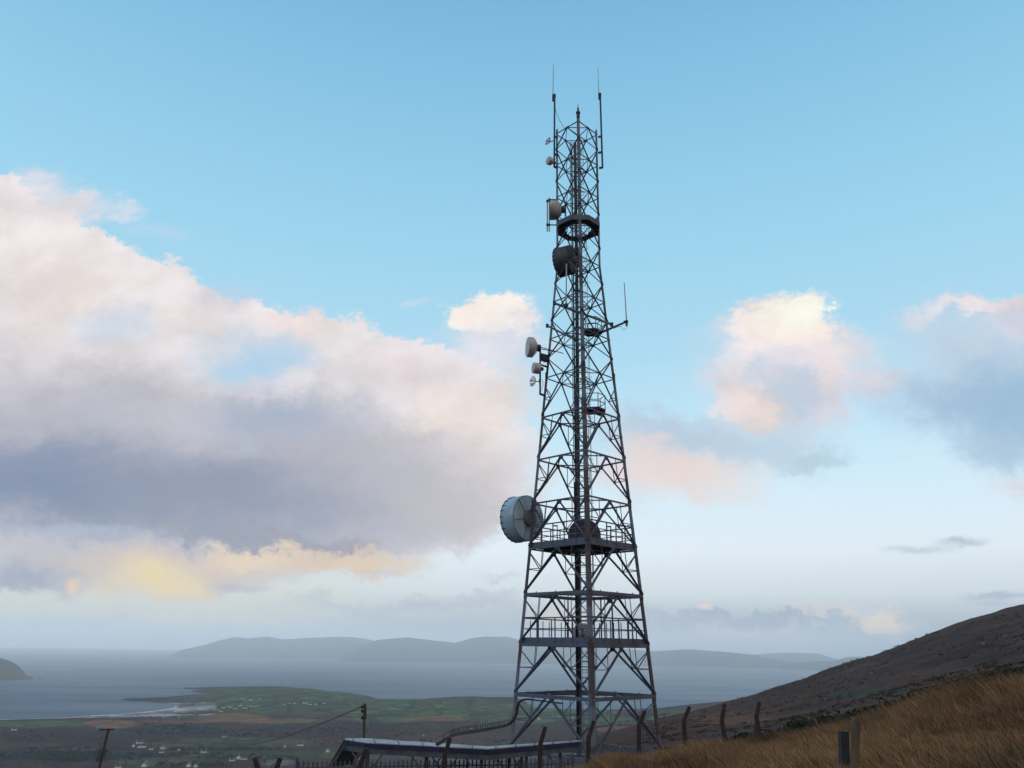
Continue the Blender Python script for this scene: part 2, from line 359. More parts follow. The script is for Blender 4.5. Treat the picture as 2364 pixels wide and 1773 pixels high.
    one = N.new('ShaderNodeMix'); one.data_type = 'FLOAT'; one.inputs['A'].default_value = 1; L.new(tint, one.inputs['B']); L.new(at_.outputs['Alpha'], one.inputs['Factor'])
    var2 = math_('MULTIPLY', var, one.outputs[0])
    mul = N.new('ShaderNodeVectorMath'); mul.operation = 'SCALE'; L.new(at_.outputs['Color'], mul.inputs[0]); L.new(var2, mul.inputs['Scale'])
    br = N.new('ShaderNodeMix'); br.data_type = 'RGBA'; br.inputs['B'].default_value = (.10, .075, .04, 1); L.new(mul.outputs[0], br.inputs['A'])
    L.new(math_('MULTIPLY', mrange(sep.outputs[1], .6, .7, 0, .7), at_.outputs['Alpha']), br.inputs['Factor'])
    hm = N.new('ShaderNodeMix'); hm.data_type = 'RGBA'; hm.inputs['B'].default_value = (.024, .028, .022, 1); L.new(br.outputs['Result'], hm.inputs['A']); L.new(hedge, hm.inputs['Factor'])
    L.new(hm.outputs['Result'], B.inputs['Base Color'])
    me.materials.append(m)
    o = bpy.data.objects.new('ground', me); COL.objects.link(o)
    tag(o, 'heathery hillside falling to green lowland fields and a sandy shore', 'ground', kind='structure')
build_ground()

# ------------------------------------------------------------------ sea
def fan(name, r0, r1, nr, a0, a1, na, z):
    vs = []; fs = []
    rs = [r0 * (r1 / r0) ** (i / nr) for i in range(nr + 1)]
    for r in rs:
        for j in range(na + 1):
            a = a0 + (a1 - a0) * j / na; vs.append((math.sin(a) * r, math.cos(a) * r, z))
    for i in range(nr):
        for j in range(na):
            k = i * (na + 1) + j; fs.append((k, k + 1, k + na + 2, k + na + 1)[::-1])
    me = bpy.data.meshes.new(name); me.from_pydata(vs, [], fs); me.validate(); return me
me = fan('sea', 1500, 24000, 24, -1.35, 1.35, 60, SEA)
m, N, L, B = nodes('sea_water')
B.inputs['Base Color'].default_value = (.02, .085, .15, 1); B.inputs['Roughness'].default_value = .32; B.inputs['IOR'].default_value = 1.33; B.inputs['Specular IOR Level'].default_value = .2
g = N.new('ShaderNodeNewGeometry')
def wave(scale, stretch, rot, detail=4):
    mp = N.new('ShaderNodeMapping'); mp.inputs['Scale'].default_value = stretch; mp.inputs['Rotation'].default_value = (0, 0, rot); L.new(g.outputs['Position'], mp.inputs['Vector'])
    n = N.new('ShaderNodeTexNoise'); n.inputs['Scale'].default_value = scale; n.inputs['Detail'].default_value = detail; L.new(mp.outputs[0], n.inputs['Vector']); return n.outputs[0]
b1 = N.new('ShaderNodeBump'); b1.inputs['Strength'].default_value = 1; b1.inputs['Distance'].default_value = 4; L.new(wave(.05, (1, 1.6, 1), .3, 6), b1.inputs['Height'])
L.new(b1.outputs[0], B.inputs['Normal'])
rr = N.new('ShaderNodeMapRange'); rr.inputs[1].default_value = .35; rr.inputs[2].default_value = .65; rr.inputs[3].default_value = .32; rr.inputs[4].default_value = .42; L.new(wave(.0012, (1, 4, 1), .1, 4), rr.inputs[0]); L.new(rr.outputs[0], B.inputs['Roughness'])
me.materials.append(m); so = bpy.data.objects.new('sea', me); COL.objects.link(so); tag(so, 'calm grey blue bay reaching to the far mountains', 'sea', kind='structure')

# ------------------------------------------------------------------ far mountains and the headland: real ridges with depth
M['mount'] = mat('far_moorland', (.03, .036, .042), (.022, .03, .03), .002, .95)
def ridge(name, pts, dist, depth, label, seed, mat_=None, base=SEA - 4, n=160, rows=14, noise=.10):
    xs = np.array([p[0] for p in pts], float); ys = np.array([p[1] for p in pts], float)
    X = np.linspace(xs[0], xs[-1], n); Y = np.interp(X, xs, ys); vs = []
    for j in range(rows + 1):
        q = j / rows * 2 - 1                                    # -1 shore in front, 0 crest, 1 behind
        for i in range(n):
            a, t = az_t(X[i], Y[i]); top = t * dist - base
            r = dist + q * depth
            prof = (1 - abs(q)) ** .85
            nn = float(fbm(np.array([X[i] / 40.]), np.array([q * 2.2 + 9]), 4, seed)[0])
            hgt = max(0, top) * prof * (1 + (nn * noise * 6 * abs(q) * 1.2 if abs(q) > .01 else 0))
            vs.append((math.sin(a) * r, math.cos(a) * r, base + hgt))
    fs = [(j * n + i, j * n + i + 1, (j + 1) * n + i + 1, (j + 1) * n + i) for j in range(rows) for i in range(n - 1)]
    me = bpy.data.meshes.new(name); me.from_pydata(vs, [], fs); me.shade_smooth(); me.materials.append(mat_ or M['mount'])
    o = bpy.data.objects.new(name, me); COL.objects.link(o); tag(o, label, 'mountains', kind='structure'); return o
ridge('hills', [(380, 1520), (420, 1500), (477, 1488), (500, 1480), (521, 1475), (543, 1470.5), (575, 1474), (618, 1469.5), (651, 1476), (705, 1473), (781, 1469.5), (814, 1471), (852, 1476), (930, 1500), (980, 1525)], 13500, 1600, 'hazy mountain with a flat double top above the left bay', 3)
ridge('hills', [(770, 1528), (800, 1510), (868, 1478), (905, 1474), (944, 1471.5), (1004, 1479), (1052, 1484), (1085, 1474), (1118, 1469.5), (1172, 1469.5), (1200, 1478), (1260, 1488), (1340, 1494), (1420, 1496), (1511, 1503), (1590, 1499), (1656, 1503.5), (1734, 1511), (1805, 1525), (1860, 1534)], 11800, 1300, 'long hazy mountain range across the bay behind the mast', 8)
ridge('hills', [(1690, 1530), (1742, 1511), (1812, 1506.5), (1890, 1509), (1922, 1519), (2010, 1540)], 15500, 1500, 'faintest pale mountain beyond the range at right', 5)
ridge('hills', [(1800, 1537), (1851, 1528), (1930, 1525), (1953, 1517), (1984, 1516), (2040, 1518), (2200, 1530)], 11000, 1000, 'low hazy point running behind the dark hillside', 6)
M['headland'] = mat('headland_turf', (.05, .06, .035), (.06, .045, .035), .02, .95)
o = ridge('headland', [(-500, 1440), (-150, 1495), (0, 1519), (22, 1525), (43, 1537), (54, 1549), (58, 1557), (72, 1562), (82, 1568.5)], 5200, 250, 'dark headland with a steep end jutting into the bay', 12, M['headland'], n=80)
o = ridge('headland', [(82, 1571), (86, 1568.5), (90, 1567.2), (98, 1567.8), (104, 1568.2), (110, 1571)], 5050, 30, 'low dark islet off the headland tip', 14, M['headland'], n=16); o.name = 'islet'
o = ridge('headland', [(404, 1591), (406, 1588.2), (408, 1588.4), (411, 1591)], 4030, 12, 'tiny dark rock in the bay off the peninsula', 15, M['headland'], n=8); o.name = 'sea_rock'

# ------------------------------------------------------------------ lattice tower
TX, TY = 4.71, 50.0
def hd(z): return 1.6 if z > 26.2 else 4.015 - .0921 * (z - .1)
DIRS = [V((-1, 0, 0)), V((0, -1, 0)), V((1, 0, 0)), V((0, 1, 0))]
def cn(k, z): return V((TX, TY, z)) + DIRS[k % 4] * hd(z)
def mid(k, z): return (cn(k, z) + cn(k + 1, z)) / 2
LO = [-5.75, -2.76, .10, 3.07, 5.98, 8.9, 11.83, 14.77]           # K-braced levels
UP = [17.64, 20.54, 23.42, 26.3, 29.2, 32.05, 34.9, 37.75]        # X-braced levels
tower = empty('lattice_tower', (TX, TY, YARD), 'tall square steel lattice mast tapering upward above the fenced yard', 'mast')
for k in range(4):
    d1 = (cn(k + 1, 0) - cn(k, 0)).normalized(); d2 = (cn(k - 1, 0) - cn(k, 0)).normalized()
    mb = MB(); top = 38.15 if k != 1 else 38.3
    zs = [YARD + .15] + [v + .25 for v in LO[1:]] + [UP[0], 23.4, 26.2, top]
    for i, (a, b) in enumerate(zip(zs, zs[1:])):
        wd = .265 - .0030 * (a - YARD); t_ = .03
        off = -(d1 + d2) * (.008 * (i % 2))
        mb.angle(cn(k, a) + off, cn(k, b) + off, d1, d2, wd, t_)
    for z in LO[1:] + UP[:1]:                                      # splice plates with bolts
        c = cn(k, z); wd = .265 - .0030 * (z - YARD)
        for d, o_ in ((d1, d2), (d2, d1)):
            mb.bar(c + d * wd * .5 - o_ * .022 - V((0, 0, .38)), c + d * wd * .5 - o_ * .022 + V((0, 0, .38)), wd * .95, .02, up=o_)
            for s in (-.28, -.14, .14, .28):
                for e in (.3, .72): mb.tube(c + d * wd * e - o_ * .03 + V((0, 0, s)), c + d * wd * e - o_ * .055 + V((0, 0, s)), .018, n=6)
    mb.build('leg', M['leg_steel'], tower)
    mb = MB(); c = cn(k, YARD); mb.bar(c - V((0, 0, .4)), c + V((0, 0, .18)), .9, .9, w2=.8, h2=.8); mb.build('footing', M['concrete'], tower)
def gusset(mb, c, k, s, th=.02):
    u = (cn(k + 1, 0) - cn(k, 0)).normalized(); n = u.cross(V((0, 0, 1)))
    mb.bar(c - u * s / 2, c + u * s / 2, th, s * .8, up=V((0, 0, 1)))
# rings
for z in LO[0:] + UP:
    lo = z < 15; heavy = z < 4; mb = MB()
    w = (.09 if z > 4 else .14) if lo else .06; h = (.10 if not heavy else .17) if lo else .07
    for k in range(4):
        a, b = cn(k, z), cn(k + 1, z)
        if heavy and z > -5:
            mb.bar(a + V((0, 0, h * .5)), b + V((0, 0, h * .5)), .05, h); mb.bar(a + V((0, 0, -.02)), b + V((0, 0, -.02)), .18, .03)
            for q in (.2, .5, .8): p = a.lerp(b, q); mb.bar(p + V((0, 0, h)), p + V((0, 0, h + .07)), .12, .05)
        else: mb.bar(a, b, w * .8, h)
        gusset(mb, mid(k, z) - V((0, 0, .12 if lo else .02)), k, .38 if lo else .28); 
        mb.bar(mid(k, z), mid(k + 1, z), w * .7, h * .7)             # plan diamond
    if 14 < z < 27 or z > 27:
        mb.bar(mid(0, z), mid(2, z), .05, .06)
    mb.build('ring_beam', M['steel'], tower)
# K bracing: from the middle of a ring down to the legs of the ring below
def kface(k, zt, zb, name='bracing_panel'):
    mb = MB(); m_ = mid(k, zt); main = .10 + .03 * (zt < 6); sec = .045
    u = (cn(k + 1, 0) - cn(k, 0)).normalized(); n_ = u.cross(V((0, 0, 1)))
    for c in (k, k + 1):
        foot = cn(c, zb + .2); tp = cn(c, zt - .1)
        s = 1 if c == k else -1
        mb.bar(m_ - V((0, 0, .08)), foot, main, .035, up=n_); mb.bar(m_ - V((0, 0, .08)) + n_ * .05, foot + n_ * .05, .035, main * .9, up=n_)
        q = m_.lerp(foot, .47); zq = q.z
        mb.bar(q, cn(c, zq), sec, sec); 
        mb.bar(q, cn(c, zt - .12), sec, sec); quarter = m_.lerp(cn(c, zt), .47)
        mb.bar(q, quarter, sec, sec)
        q2 = m_.lerp(foot, .74)
        if zt > 9: mb.bar(q2, cn(c, q2.z), sec * .8, sec * .8)
        gusset(mb, q, k, .2)
    mb.build(name, M['steel'], tower)
for i in range(len(LO) - 1):
    for k in range(4): kface(k, LO[i + 1], LO[i])
# X bracing: crossing at the ring, ends half way between rings
ND = [(a + b) / 2 for a, b in zip(UP, UP[1:])]
for i, z in enumerate(UP):
    lo_ = ND[i - 1] if i else LO[-1] + .15; hi_ = ND[i] if i < len(ND) else None
    for k in range(4):
        mb = MB(); m_ = mid(k, z); w = .068; u = (cn(k + 1, 0) - cn(k, 0)).normalized(); n_ = u.cross(V((0, 0, 1)))
        for c in (k, k + 1):
            mb.bar(m_, cn(c, lo_), w, .03, up=n_); mb.bar(m_ + n_ * .04, cn(c, lo_) + n_ * .04, .03, w, up=n_)
            if hi_: mb.bar(m_, cn(c, hi_), w, .03, up=n_); mb.bar(m_ + n_ * .04, cn(c, hi_) + n_ * .04, .03, w, up=n_)
            gusset(mb, cn(c, lo_) + (m_ - cn(c, lo_)).normalized() * .1, k, .2)
            if i == 0:
                q = m_.lerp(cn(c, lo_), .55); mb.bar(q, cn(c, q.z), .045, .045); mb.bar(q, cn(c, q.z + .9), .045, .045)
        mb.build('bracing_panel', M['steel'], tower)
# finial on the near leg
mb = MB(); p = cn(1, 38.2) + V((0, .1, 0)); mb.tube(p - V((0, 0, .1)), p + V((0, 0, .35)), .13, n=10); mb.tube(p + V((0, 0, .35)), p + V((0, 0, .8)), .08, .07, n=10); mb.tube(p + V((0, 0, .8)), p + V((0, 0, 1.25)), .035, .012, n=8)
mb.tube(p + V((0, 0, .3)), p + V((0, 0, .42)), .17, n=10); mb.build('finial', M['steel_dark'], tower)

# feeder cable run and climbing ladder inside the mast
mb = MB(); fx = TX - .42; fy = TY + .15
for i in range(5):
    o_ = (i - 2) * .034; top = 36.9 - .5 * abs(i - 2) - (9 if i == 4 else 0) - (16 if i == 0 else 0) - (26 if i == 1 else 0)
    mb.tube((fx + o_, fy + .02 * (i % 2), -5.6), (fx + o_, fy + .02 * (i % 2), top), .02, n=6)
mb.build('feeder_cables', M['cable'], tower)
mb = MB()
for s in (-.07, .07): mb.bar((fx + s, fy + .05, -6.4), (fx + s, fy + .05, 37.2), .035, .05)
z = -6.2
while z < 37: mb.bar((fx - .1, fy + .07, z), (fx + .1, fy + .07, z), .03, .03); z += .9
mb.build('feeder_rack', M['steel'], tower)
mb = MB(); lx, ly = TX + .12, TY + .45
for s in (-.21, .21): mb.bar((lx + s, ly, -6.4), (lx + s, ly, 37.3), .03, .02)
z = -6.2
while z < 37: mb.tube((lx - .21, ly, z), (lx + .21, ly, z), .014, n=6); z += .3
mb.build('climbing_ladder', M['steel'], tower)
mb = MB(); z = -3.6
while z < 36.9:
    pts = [V((lx + .39 * math.sin(t), ly - .36 + .39 * math.cos(t) * -1, z)) for t in [math.radians(-140 + 280 * i / 10) for i in range(11)]]
    for a, b in zip(pts, pts[1:]): mb.bar(a, b, .012, .045, up=(0, 0, 1))
    z += .95
for t in (-90, 0, 90):
    t = math.radians(t); p = V((lx + .39 * math.sin(t), ly - .36 - .39 * math.cos(t), 0)); mb.bar(p + V((0, 0, -3.6)), p + V((0, 0, 36.6)), .03, .012)
mb.build('ladder_cage', M['steel'], tower)
mb = MB(); cx_ = TX + .62
mb.tube((cx_, TY + .1, -6), (cx_, TY + .1, 30), .018, n=6); mb.tube((cx_ + .06, TY + .1, -6), (cx_ + .06, TY + .1, 22), .012, n=6)
for z in np.arange(-4, 30, 1.45):
    pts = [V((cx_ + .1 + .09 * math.cos(t), TY + .1, z + .09 * math.sin(t))) for t in np.linspace(0, 2 * math.pi, 9)]
    mb.path(pts, .008, 4)
mb.build('cable_strand', M['cable'], tower)

# platforms
def square(z, r): return [V((TX, TY, z)) + d * r for d in DIRS]
def platform(z, rail_h, hole, toe, npost, rails, post_w, toe_z=.0, ang=1.):
    r = hd(z) * .955; P = square(z, r); Q = square(z, r * hole)
    mb = MB()
    for k in range(4):
        a, b, c, d = P[k], P[(k + 1) % 4], Q[(k + 1) % 4], Q[k]
        up = V((0, 0, .04)); mb.add([a, b, c, d, a + up, b + up, c + up, d + up], [(0, 3, 2, 1), (4, 5, 6, 7), (0, 1, 5, 4), (2, 3, 7, 6)])
        for q in (.25, .5, .75): mb.bar(a.lerp(b, q) - V((0, 0, .05)), d.lerp(c, q) - V((0, 0, .05)), .06, .09)
        mb.bar(d - V((0, 0, .05)), c - V((0, 0, .05)), .08, .1)
    deck = mb.build('platform', M['steel_dark'], tower)
    mb = MB(); tb = MB()
    for k in range(4):
        a, b = P[k], P[(k + 1) % 4]; zz = V((0, 0, 1))
        tb.bar(a + zz * (.05 + toe / 2), b + zz * (.05 + toe / 2), .025, toe)
        tb.bar(a + zz * .03, b + zz * .03, .09, .05)
        for rz in rails: mb.bar(a + zz * rz, b + zz * rz, .05, .05 if rz < rails[-1] else .075)
        for i in range(npost + 1):
            p = a.lerp(b, i / npost); n_ = (p - V((TX, TY, p.z))).normalized()
            if i < npost: mb.bar(p, p + zz * rails[-1], post_w, .07)
            if i and i < npost: tb.bar(p + n_ * .03 + zz * .02, p + n_ * .03 + zz * (toe + .1), .07, .05)
    mb.build('railing', M['steel'], deck); tb.build('toe_board', M['steel'], deck)
    return deck
platform(6.03, 1.3, .42, .30, 5, (.62, .95, 1.42), .09)
platform(.24, 1.4, .45, .30, 4, (.85, 1.48), .13)
# balusters and equipment frames behind the railings
for k in (2, 3):
    for i in range(1, 9):
        mb = MB()
        p = cn(k, .1).lerp(cn(k + 1, .1), i / 9) * 1.0; p = V((TX, TY, 0)) + (p - V((TX, TY, p.z))) * .93; mb.bar((p.x, p.y, .3), (p.x, p.y, 1.6), .07 if i % 2 else .045, .05)
        mb.build('baluster', M['steel_dark'], tower)
for sx in (-1.75, 1.75):
    mb = MB()
    for s in (-.14, .14): mb.bar((TX + sx + s, TY + .4, 6.1), (TX + sx + s, TY + .4, 7.55), .06)
    mb.bar((TX + sx - .17, TY + .4, 7.55), (TX + sx + .17, TY + .4, 7.55), .06, .08)
    mb.build('equipment_frame', M['steel_dark'], tower)
for sx, zt in ((-1.0, 2.9), (1.05, 2.9), (1.75, 2.9)):
    mb = MB(); mb.bar((TX + sx, TY - .3, .3), (TX + sx, TY - .3, zt), .10, .08); mb.build('support_post', M['steel_dark'], tower)
# octagonal deck near the top, plates bent up round its rim
z = 29.25; mb = MB(); n = 8
ro = [V((TX + 1.66 * math.sin(t), TY - 1.66 * math.cos(t), z)) for t in [math.pi / n * (2 * i + 1) for i in range(n)]]
ri = [V((TX, TY, z)) + (p - V((TX, TY, z))) * .62 for p in ro]
for i in range(n):
    a, b, c, d = ro[i], ro[(i + 1) % n], ri[(i + 1) % n], ri[i]; up = V((0, 0, .05)); mb.add([a, b, c, d, a + up, b + up, c + up, d + up], [(0, 3, 2, 1), (4, 5, 6, 7), (0, 1, 5, 4), (2, 3, 7, 6)])
    mb.bar(d - V((0, 0, .04)), a - V((0, 0, .04)), .06, .08)
dk = mb.build('platform', M['steel_dark'], tower); mb = MB()
for i in range(n): a, b = ro[i], ro[(i + 1) % n]; mb.bar(a + V((0, 0, .22)), b + V((0, 0, .22)), .03, .40)
mb.build('toe_board', M['steel'], dk)
mb = MB()
for k in range(4):
    mb = MB(); mb.bar(cn(k, 29.1), V((TX, TY, 29.1)) + DIRS[k] * .8, .09, .12); mb.build('deck_bracket', M['steel_dark'], dk)
# small rest decks right of the near leg
def rest_deck(z, cx0, cy0, r, rail):
    mb = MB(); c = V((TX + cx0, TY + cy0, z)); P = [c + V((r * math.sin(t), -r * math.cos(t), 0)) for t in [math.pi / 3 * i + .3 for i in range(6)]]
    up = V((0, 0, .14)); mb.add(P + [p + up for p in P], [tuple(range(5, -1, -1)), tuple(range(6, 12))] + [(i, (i + 1) % 6, 6 + (i + 1) % 6, 6 + i) for i in range(6)])
    mb.bar(P[4] - V((0, 0, .07)), P[1] - V((0, 0, .07)), .1, .12); mb.bar(P[5] - V((0, 0, .07)), P[2] - V((0, 0, .07)), .1, .12)
    d = mb.build('rest_deck', M['steel_dark'], tower); mb = MB()
    for i in range(6):
        a, b = P[i], P[(i + 1) % 6]
        if i != 3:
            for f in rail: mb.bar(a + V((0, 0, f)), b + V((0, 0, f)), .04)
        mb.bar(a, a + V((0, 0, rail[-1])), .05)
    mb.build('railing', M['steel_dark'], d)
rest_deck(21.0, .85, -.1, .72, (.5, 1.0)); rest_deck(15.2, .85, -.2, .8, (.55, 1.1))

# ------------------------------------------------------------------ antennas on the mast (each can be unbolted: things of their own)
def dish(name, c, ax, dia, ln, label, m_drum, m_back, m_front, back='flat', ribs=8, mount=None, scallop=0, taper=None, cat='dish antenna', group=None):
    """c: centre of the back plate, ax: pointing direction (out of the front)"""
    c = V(c); ax = V(ax).normalized(); R_ = dia / 2
    e = empty(name, c, label, cat, group); _, x, y = MB().frame(c, c + ax)
    mb = MB()
    prof = [(0, R_ * .99), (.02, R_), (ln * .93, R_), (ln, R_ * 1.005)] if not taper else [(0, R_ * taper), (ln * .38, R_ * .97), (ln * .42, R_), (ln, R_)]
    mb.lathe(c, ax, prof, 56, cap0=True, cap1=False); drum = mb.build('drum', m_drum, e, smooth=True)
    mb = MB(); mb.lathe(c + ax * (ln + .001), ax, [(0, R_ * .99), (.03, R_ * .97), (.05, R_ * .8), (.06, .01)], 56); mb.build('radome', m_front, e, smooth=True)
    if scallop:
        mb = MB()
        for i in range(scallop):
            t = 2 * math.pi * i / scallop; q = x * math.cos(t) + y * math.sin(t); p = c + ax * ln + q * R_
            mb.bar(p + q * .012 - ax * .28, p + q * .012 + ax * .02, .022, .03, up=q)
            p2 = p + q * .025; mb.bar(p2 - ax * .05, p2 + ax * .05, .09, .035, up=q)
        mb.lathe(c + ax * (ln - .02), ax, [(0, R_ * 1.0), (0, R_ * 1.018), (.05, R_ * 1.018), (.05, R_ * 1.0)], 56, cap0=False, cap1=False)
        mb.build('scalloped_rim', M['steel_dark'], e)
    mb = MB()
    for i in range(ribs):
        t = 2 * math.pi * i / ribs + .2; q = x * math.cos(t) + y * math.sin(t); mb.bar(c - ax * .02 + q * R_ * .3, c - ax * .02 + q * R_ * .98, .018, .03, up=ax)
    if ribs: mb.lathe(c - ax * .025, ax, [(0, R_ * .99), (.03, R_ * 1.0)], 56, cap0=False, cap1=False); mb.build('rib', M['steel_dark'], e)
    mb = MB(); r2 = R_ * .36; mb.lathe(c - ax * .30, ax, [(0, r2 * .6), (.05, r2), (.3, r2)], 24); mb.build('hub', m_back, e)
    if mount:
        mb = MB(); mp = V(mount); mb.tube(mp - V((0, 0, R_ * .75)), mp + V((0, 0, R_ * .75)), .06, n=10)
        for s in (-.4, .4): mb.bar(mp + V((0, 0, R_ * s)), c - ax * .25 + V((0, 0, R_ * s * .6)), .09, .09)
        mb.build('mount', M['steel_dark'], e)
    return e
c = at(1220, 1196, 50.7)
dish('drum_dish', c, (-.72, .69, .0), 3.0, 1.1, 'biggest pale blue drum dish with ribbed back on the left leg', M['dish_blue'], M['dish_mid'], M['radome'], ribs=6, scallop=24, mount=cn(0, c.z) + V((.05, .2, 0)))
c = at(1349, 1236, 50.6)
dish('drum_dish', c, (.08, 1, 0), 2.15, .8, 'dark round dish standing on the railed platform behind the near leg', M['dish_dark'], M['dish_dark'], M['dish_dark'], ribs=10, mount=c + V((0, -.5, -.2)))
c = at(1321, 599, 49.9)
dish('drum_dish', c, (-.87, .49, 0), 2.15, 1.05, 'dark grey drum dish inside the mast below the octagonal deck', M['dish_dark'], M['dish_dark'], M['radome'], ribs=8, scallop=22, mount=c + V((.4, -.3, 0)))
c = at(1296, 484, 50.1)
dish('drum_dish', c, (-.93, .1, .0), 1.5, .85, 'cream drum dish beside twin rods at the upper left leg', M['dish_white'], M['dish_dark'], M['radome'], ribs=0, mount=c + V((.3, 0, 0)), taper=.55)
c = at(1275, 374, 49.6)
dish('drum_dish', c, (-.86, -.5, 0), .64, .36, 'small white drum dish hung on the top left whip pole', M['dish_white'], M['steel_dark'], M['radome'], ribs=0, taper=.7, mount=at(1279, 377, 49.6))
c = at(1238, 803, 49.6)
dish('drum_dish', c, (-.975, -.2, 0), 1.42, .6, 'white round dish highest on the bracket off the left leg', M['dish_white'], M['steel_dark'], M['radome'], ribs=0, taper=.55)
c = at(1245, 851, 49.6)
dish('drum_dish', c, (-.93, -.3, 0), .76, .42, 'smaller white stepped drum dish below the round white dish', M['dish_white'], M['dish_dark'], M['radome'], ribs=0)
c = at(1344, 1461, 51.3)
dish('drum_dish', c, (.1, 1, 0), 1.2, .4, 'pale dish half hidden on the lower platform behind the near leg', M['dish_white'], M['dish_white'], M['radome'], ribs=0, mount=c + V((0, -.35, -.2)))

def grid_dish(c, ax, dia, label, arm):
    c = V(c); ax = V(ax).normalized(); e = empty('grid_antenna', c, label, 'grid antenna'); _, x, y = MB().frame(c, c + ax); R_ = dia / 2
    for s in (-1, 1):
        mb = MB()
        for i in range(9):                                       # curved wires
            h = s * (.12 + .88 * i / 8) * R_; wdt = math.sqrt(max(.02, 1 - (h / R_) ** 2)) * R_
            pts = [c + y * h + x * (q * wdt) + ax * (.55 * (h * h + (q * wdt) ** 2) / R_) for q in (-1, -.6, -.2, .2, .6, 1)]
            mb.path(pts, .014, 4)
        for q in (-.7, 0, .7):
            pts = [c + y * (s * h * R_) + x * q * R_ * .8 + ax * (.55 * ((h * R_) ** 2 + (q * R_ * .8) ** 2) / R_) for h in (.12, .4, .7, .98 if abs(q) < .1 else .72)]
            mb.path(pts, .016, 4)
        mb.build('reflector', M['dish_white'], e)
    mb = MB(); mb.tube(c - ax * .05, c + ax * R_ * .9, .02, n=6); mb.bar(c + ax * R_ * .85 - x * .1, c + ax * R_ * .85 + x * .1, .04, .06); mb.build('feed', M['whip'], e)
    mb = MB(); mb.bar(c, V(arm), .05, .05); mb.tube(V(arm) - V((0, 0, .12)), V(arm) + V((0, 0, .12)), .06, n=8); mb.build('mount', M['steel_dark'], e)
c = at(1268.5, 328, 49.6); grid_dish(c, (-.8, -.55, .15), .62, 'small white grid antenna on the top left whip pole', at(1280, 324, 49.6))
c = at(1235, 881, 49.6); grid_dish(c, (-.85, -.5, 0), .74, 'small white grid antenna lowest on the bracket off the left leg', at(1246, 880, 49.6))

# bracket pole for the three side antennas
e = empty('antenna_bracket', at(1246, 911, 49.6), 'dark steel bracket pole off the left leg carrying three white antennas', 'bracket')
mb = MB(); top = at(1244.5, 797, 49.6); bot = at(1250, 911, 49.6); top.x = bot.x = at(1247, 850, 49.6).x
mb.tube(top, bot, .065, n=10); mb.build('pole', M['steel_dark'], e)
for zy, w in ((818, .16), (842, .10), (909, .12)):
    p = at(1247, zy, 49.6); p.x = top.x; q = cn(0, p.z); mb = MB(); mb.bar(p, q + V((.05, 0, 0)), w, w); mb.build('arm', M['steel_dark'], e)
mb = MB(); p = at(1247, 826, 49.6); mb.bar(V((top.x + .1, p.y, p.z)), cn(0, p.z), .3, .3); mb.build('clamp_box', M['steel_dark'], e)
for a, b in (((1243, 800), (1301, 816)), ((1247, 805), (1281, 812))):
    mb = MB(); mb.tube(at(*a, 49.5), at(*b, 49.2), .03, n=8); mb.build('stay_rod', M['steel_dark'], e)
mb = MB(); pts = [at(x, y, 49.5) for x, y in ((1249, 876), (1253, 878), (1254, 886), (1252, 895), (1250, 902))]; mb.path(pts, .015, 5); mb.build('cable', M['cable'], e); mb = MB()
pts = [at(x, y, 49.5) for x, y in ((1249, 832), (1255, 838), (1260, 833), (1264, 842), (1262, 852), (1266, 862))]; mb.path(pts, .012, 5); mb.build('cable', M['cable'], e)

def whip(label, p0_, p1_, w0_, w1_, Y, brackets, wr=.028, pr=.07, wm='whip_dark', cable=None):
    pole_pts, whip_pts = (p0_, p1_), (w0_, w1_); base = at(*pole_pts[0], Y); e = empty('whip_antenna', base, label, 'whip antenna')
    mb = MB(); mb.tube(base, at(*pole_pts[1], Y), pr, n=10); mb.build('pole', M['steel_dark'], e)
    a, b = at(*whip_pts[0], Y), at(*whip_pts[1], Y); mb = MB(); mb.tube(a, b, wr, wr * .55, n=8); mb.build('whip', M[wm], e)
    mb = MB(); p = at(*pole_pts[1], Y); d = V((0, 0, 1)); mb.bar(a - d * .3, a + d * .3, .12, .12); mb.bar(a + V((0, 0, .05)), V((p.x, p.y, a.z + .05)), .1, .2); mb.tube(V((p.x, p.y, p.z - .2)), V((p.x, p.y, p.z + .1)), pr * 1.3, n=8); mb.build('clamp', M['steel_dark'], e)
    for p, q in brackets:
        mb = MB(); mb.bar(at(p[0], p[1], Y), at(q[0], q[1], Y), .1, .14); mb.build('bracket', M['steel_dark'], e)
    if cable: mb = MB(); mb.path([at(x, y, Y) for x, y in cable], .018, 5); mb.build('cable', M['cable'], e)
whip('tall whip antenna on a pole at the top left leg', (1279.5, 385), (1280.5, 220), (1276.5, 226), (1277.8, 149.5), 49.8, [((1278, 315), (1288, 318)), ((1279, 355), (1288, 359)), ((1279, 385), (1288, 388))],
     cable=[(1276.5, 228), (1278.5, 236), (1284, 258), (1292, 278), (1303, 296)])
whip('tall whip antenna on a pole at the top right leg', (1391, 387), (1385.5, 218), (1383, 222), (1379.8, 153.5), 49.8, [((1389, 315), (1381, 316)), ((1390, 351), (1381, 353)), ((1391, 387), (1383, 388))], wr=.022)
